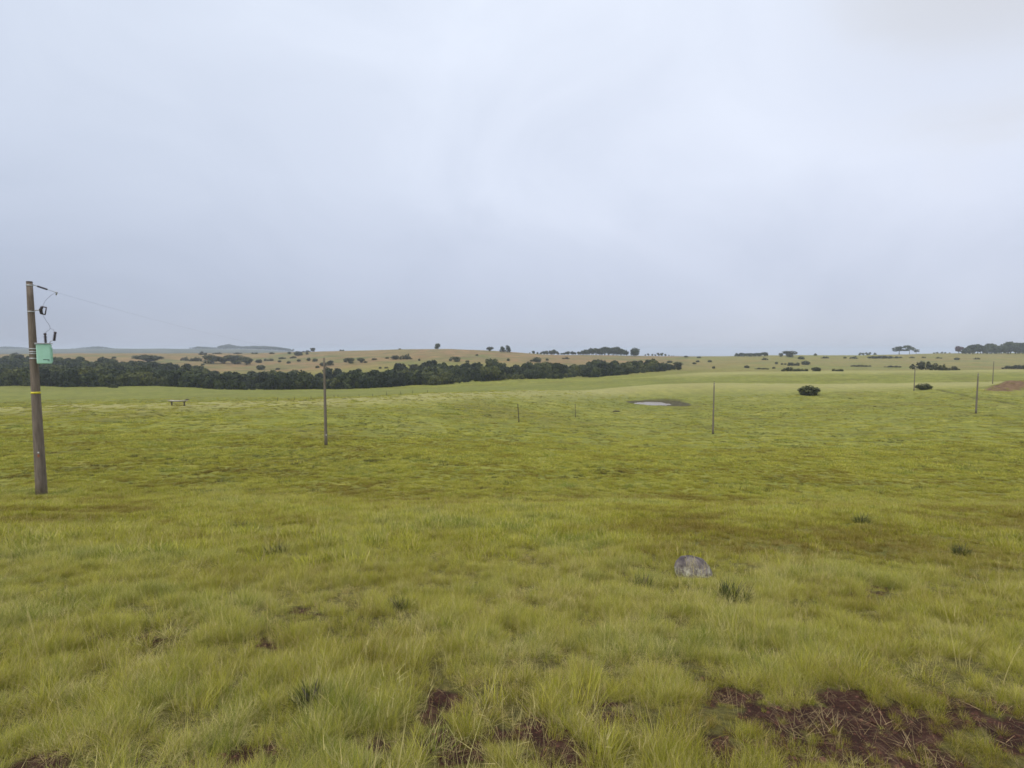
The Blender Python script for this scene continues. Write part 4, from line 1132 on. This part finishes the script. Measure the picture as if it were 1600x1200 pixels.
# fence posts along the crest
for k, (u, v, hpx) in enumerate([(434,628,4.5),(460,626,4),(486,624,5),(522,621.5,6),(528,621,6),(561,619,5.5),(582,618.5,4),(604,617.5,6),(626,617,4),(645,616,5),(668,615.5,4)]):
    Y = float(np.interp(u, [400, 560, 700], [118, 150, 165])); x = ray(u, v)[0]*Y; z = gz(x, Y); hh = max(hpx/F*Y, 0.9)
    o = MB().tube([(0, 0, -0.2), (0.01, 0, hh*.5), (0.0, 0.01, hh)], [0.07, 0.06, 0.055], 8).build('fence_post', m_post, None, (x, Y, z))
    prop(o, 'tiny fence post on the pale field crest near the wooden pole, ' + ORD[k] + ' from the left', 'post', 'fence posts along the crest')
# feeding trough
def trough():
    u0, u1, Y = 263, 295, 100.0
    x0, x1 = ray(265, 632)[0]*Y, ray(291.5, 632)[0]*Y
    xm = (x0+x1)/2; Yc = hit(278, 634)[1]; Yc = min(max(Yc, 80), 112)
    k = Yc/Y; L = (x1-x0)*k; xm *= k
    g = gz(xm, Yc); root = empty('feed_trough', (xm, Yc, g))
    prop(root, 'pale sagging feed trough on two dark posts at the left field crest', 'trough')
    q = MB(); bm = q.bm; ns = 24; rows = []
    H0 = 0.98
    for i in range(ns+1):
        t = i/ns; x = (t-0.5)*L*1.08; sag = -0.10*math.sin(math.pi*t) + 0.10*(t-0.3)*t
        ring = []
        for j in range(9):
            a = math.pi*j/8; ring.append((x, -math.cos(a)*0.36, H0+sag+0.12-math.sin(a)*0.27))
        for j in range(8, -1, -1):
            a = math.pi*j/8; ring.append((x, -math.cos(a)*0.33, H0+sag+0.12-math.sin(a)*0.235))
        rows.append([bm.verts.new(p) for p in ring])
    for r0, r1_ in zip(rows, rows[1:]):
        m_ = len(r0)
        for j in range(m_):
            f = bm.faces.new((r0[j], r0[(j+1) % m_], r1_[(j+1) % m_], r1_[j])); f.smooth = True
    bm.faces.new(rows[0]); bm.faces.new(rows[-1][::-1])
    q.build('basin', m_rubber, root)
    for s_ in (-1, 1):
        xx = s_*L*0.37
        q = MB(); q.tube([(xx, 0.0, -0.2), (xx, 0, 0.78)], [0.13, 0.12], 10)
        q.box((xx, 0, 0.74), (0.14, 0.82, 0.10), None, 0.01)
        q.build('post', m_post, root)
    q = MB(); q.tube([(L*0.40, 0, 0.98), (L*0.50, 0, 1.18), (L*0.66, 0, 1.20)], [0.10, 0.15, 0.07], 10); q.build('end_log', m_post, root)
    q = MB(); q.tube([(-L*0.37, 0, 0.55), (0, 0, 0.42), (L*0.37, 0, 0.55)], 0.02, 6); q.build('brace_wire', m_wire, root)
trough()
# log by the pond
x, y, z = hit(963, 643.5)
o = MB().tube([(-1.0, 0, 0.12), (-.3, .05, .2), (.5, -.03, .17), (1.1, .05, .1)], [0.12, 0.2, 0.17, 0.08], 10).build('fallen_log', m_post, None, (x, y, z))
prop(o, 'small dark log lying in the grass below the pond', 'log')
# stones on the earth bank
x, y, z = hit(963, 643.5)

# ------------------------------------------------------------------ haze
bm = bmesh.new(); bmesh.ops.create_cube(bm, size=1)
zmin, zmax = float(verts[:, 2].min())-1.0, 46.0
for v in bm.verts: v.co = Vector((v.co.x*14400, v.co.y*14400, zmin if v.co.z < 0 else zmax))
me = bpy.data.meshes.new('haze'); bm.to_mesh(me); bm.free()
mh = bpy.data.materials.new('haze'); mh.use_nodes = True
hn, hl = mh.node_tree.nodes, mh.node_tree.links
hn.clear(); ho = hn.new('ShaderNodeOutputMaterial'); pv = hn.new('ShaderNodeVolumePrincipled')
pv.inputs['Color'].default_value = (0.80, 0.88, 1.0, 1); pv.inputs['Density'].default_value = 0.00017
pv.inputs['Anisotropy'].default_value = 0.2
hl.new(pv.outputs[0], ho.inputs['Volume'])
me.materials.append(mh)
oh = link(bpy.data.objects.new('haze', me)); prop(oh, kind='stuff')
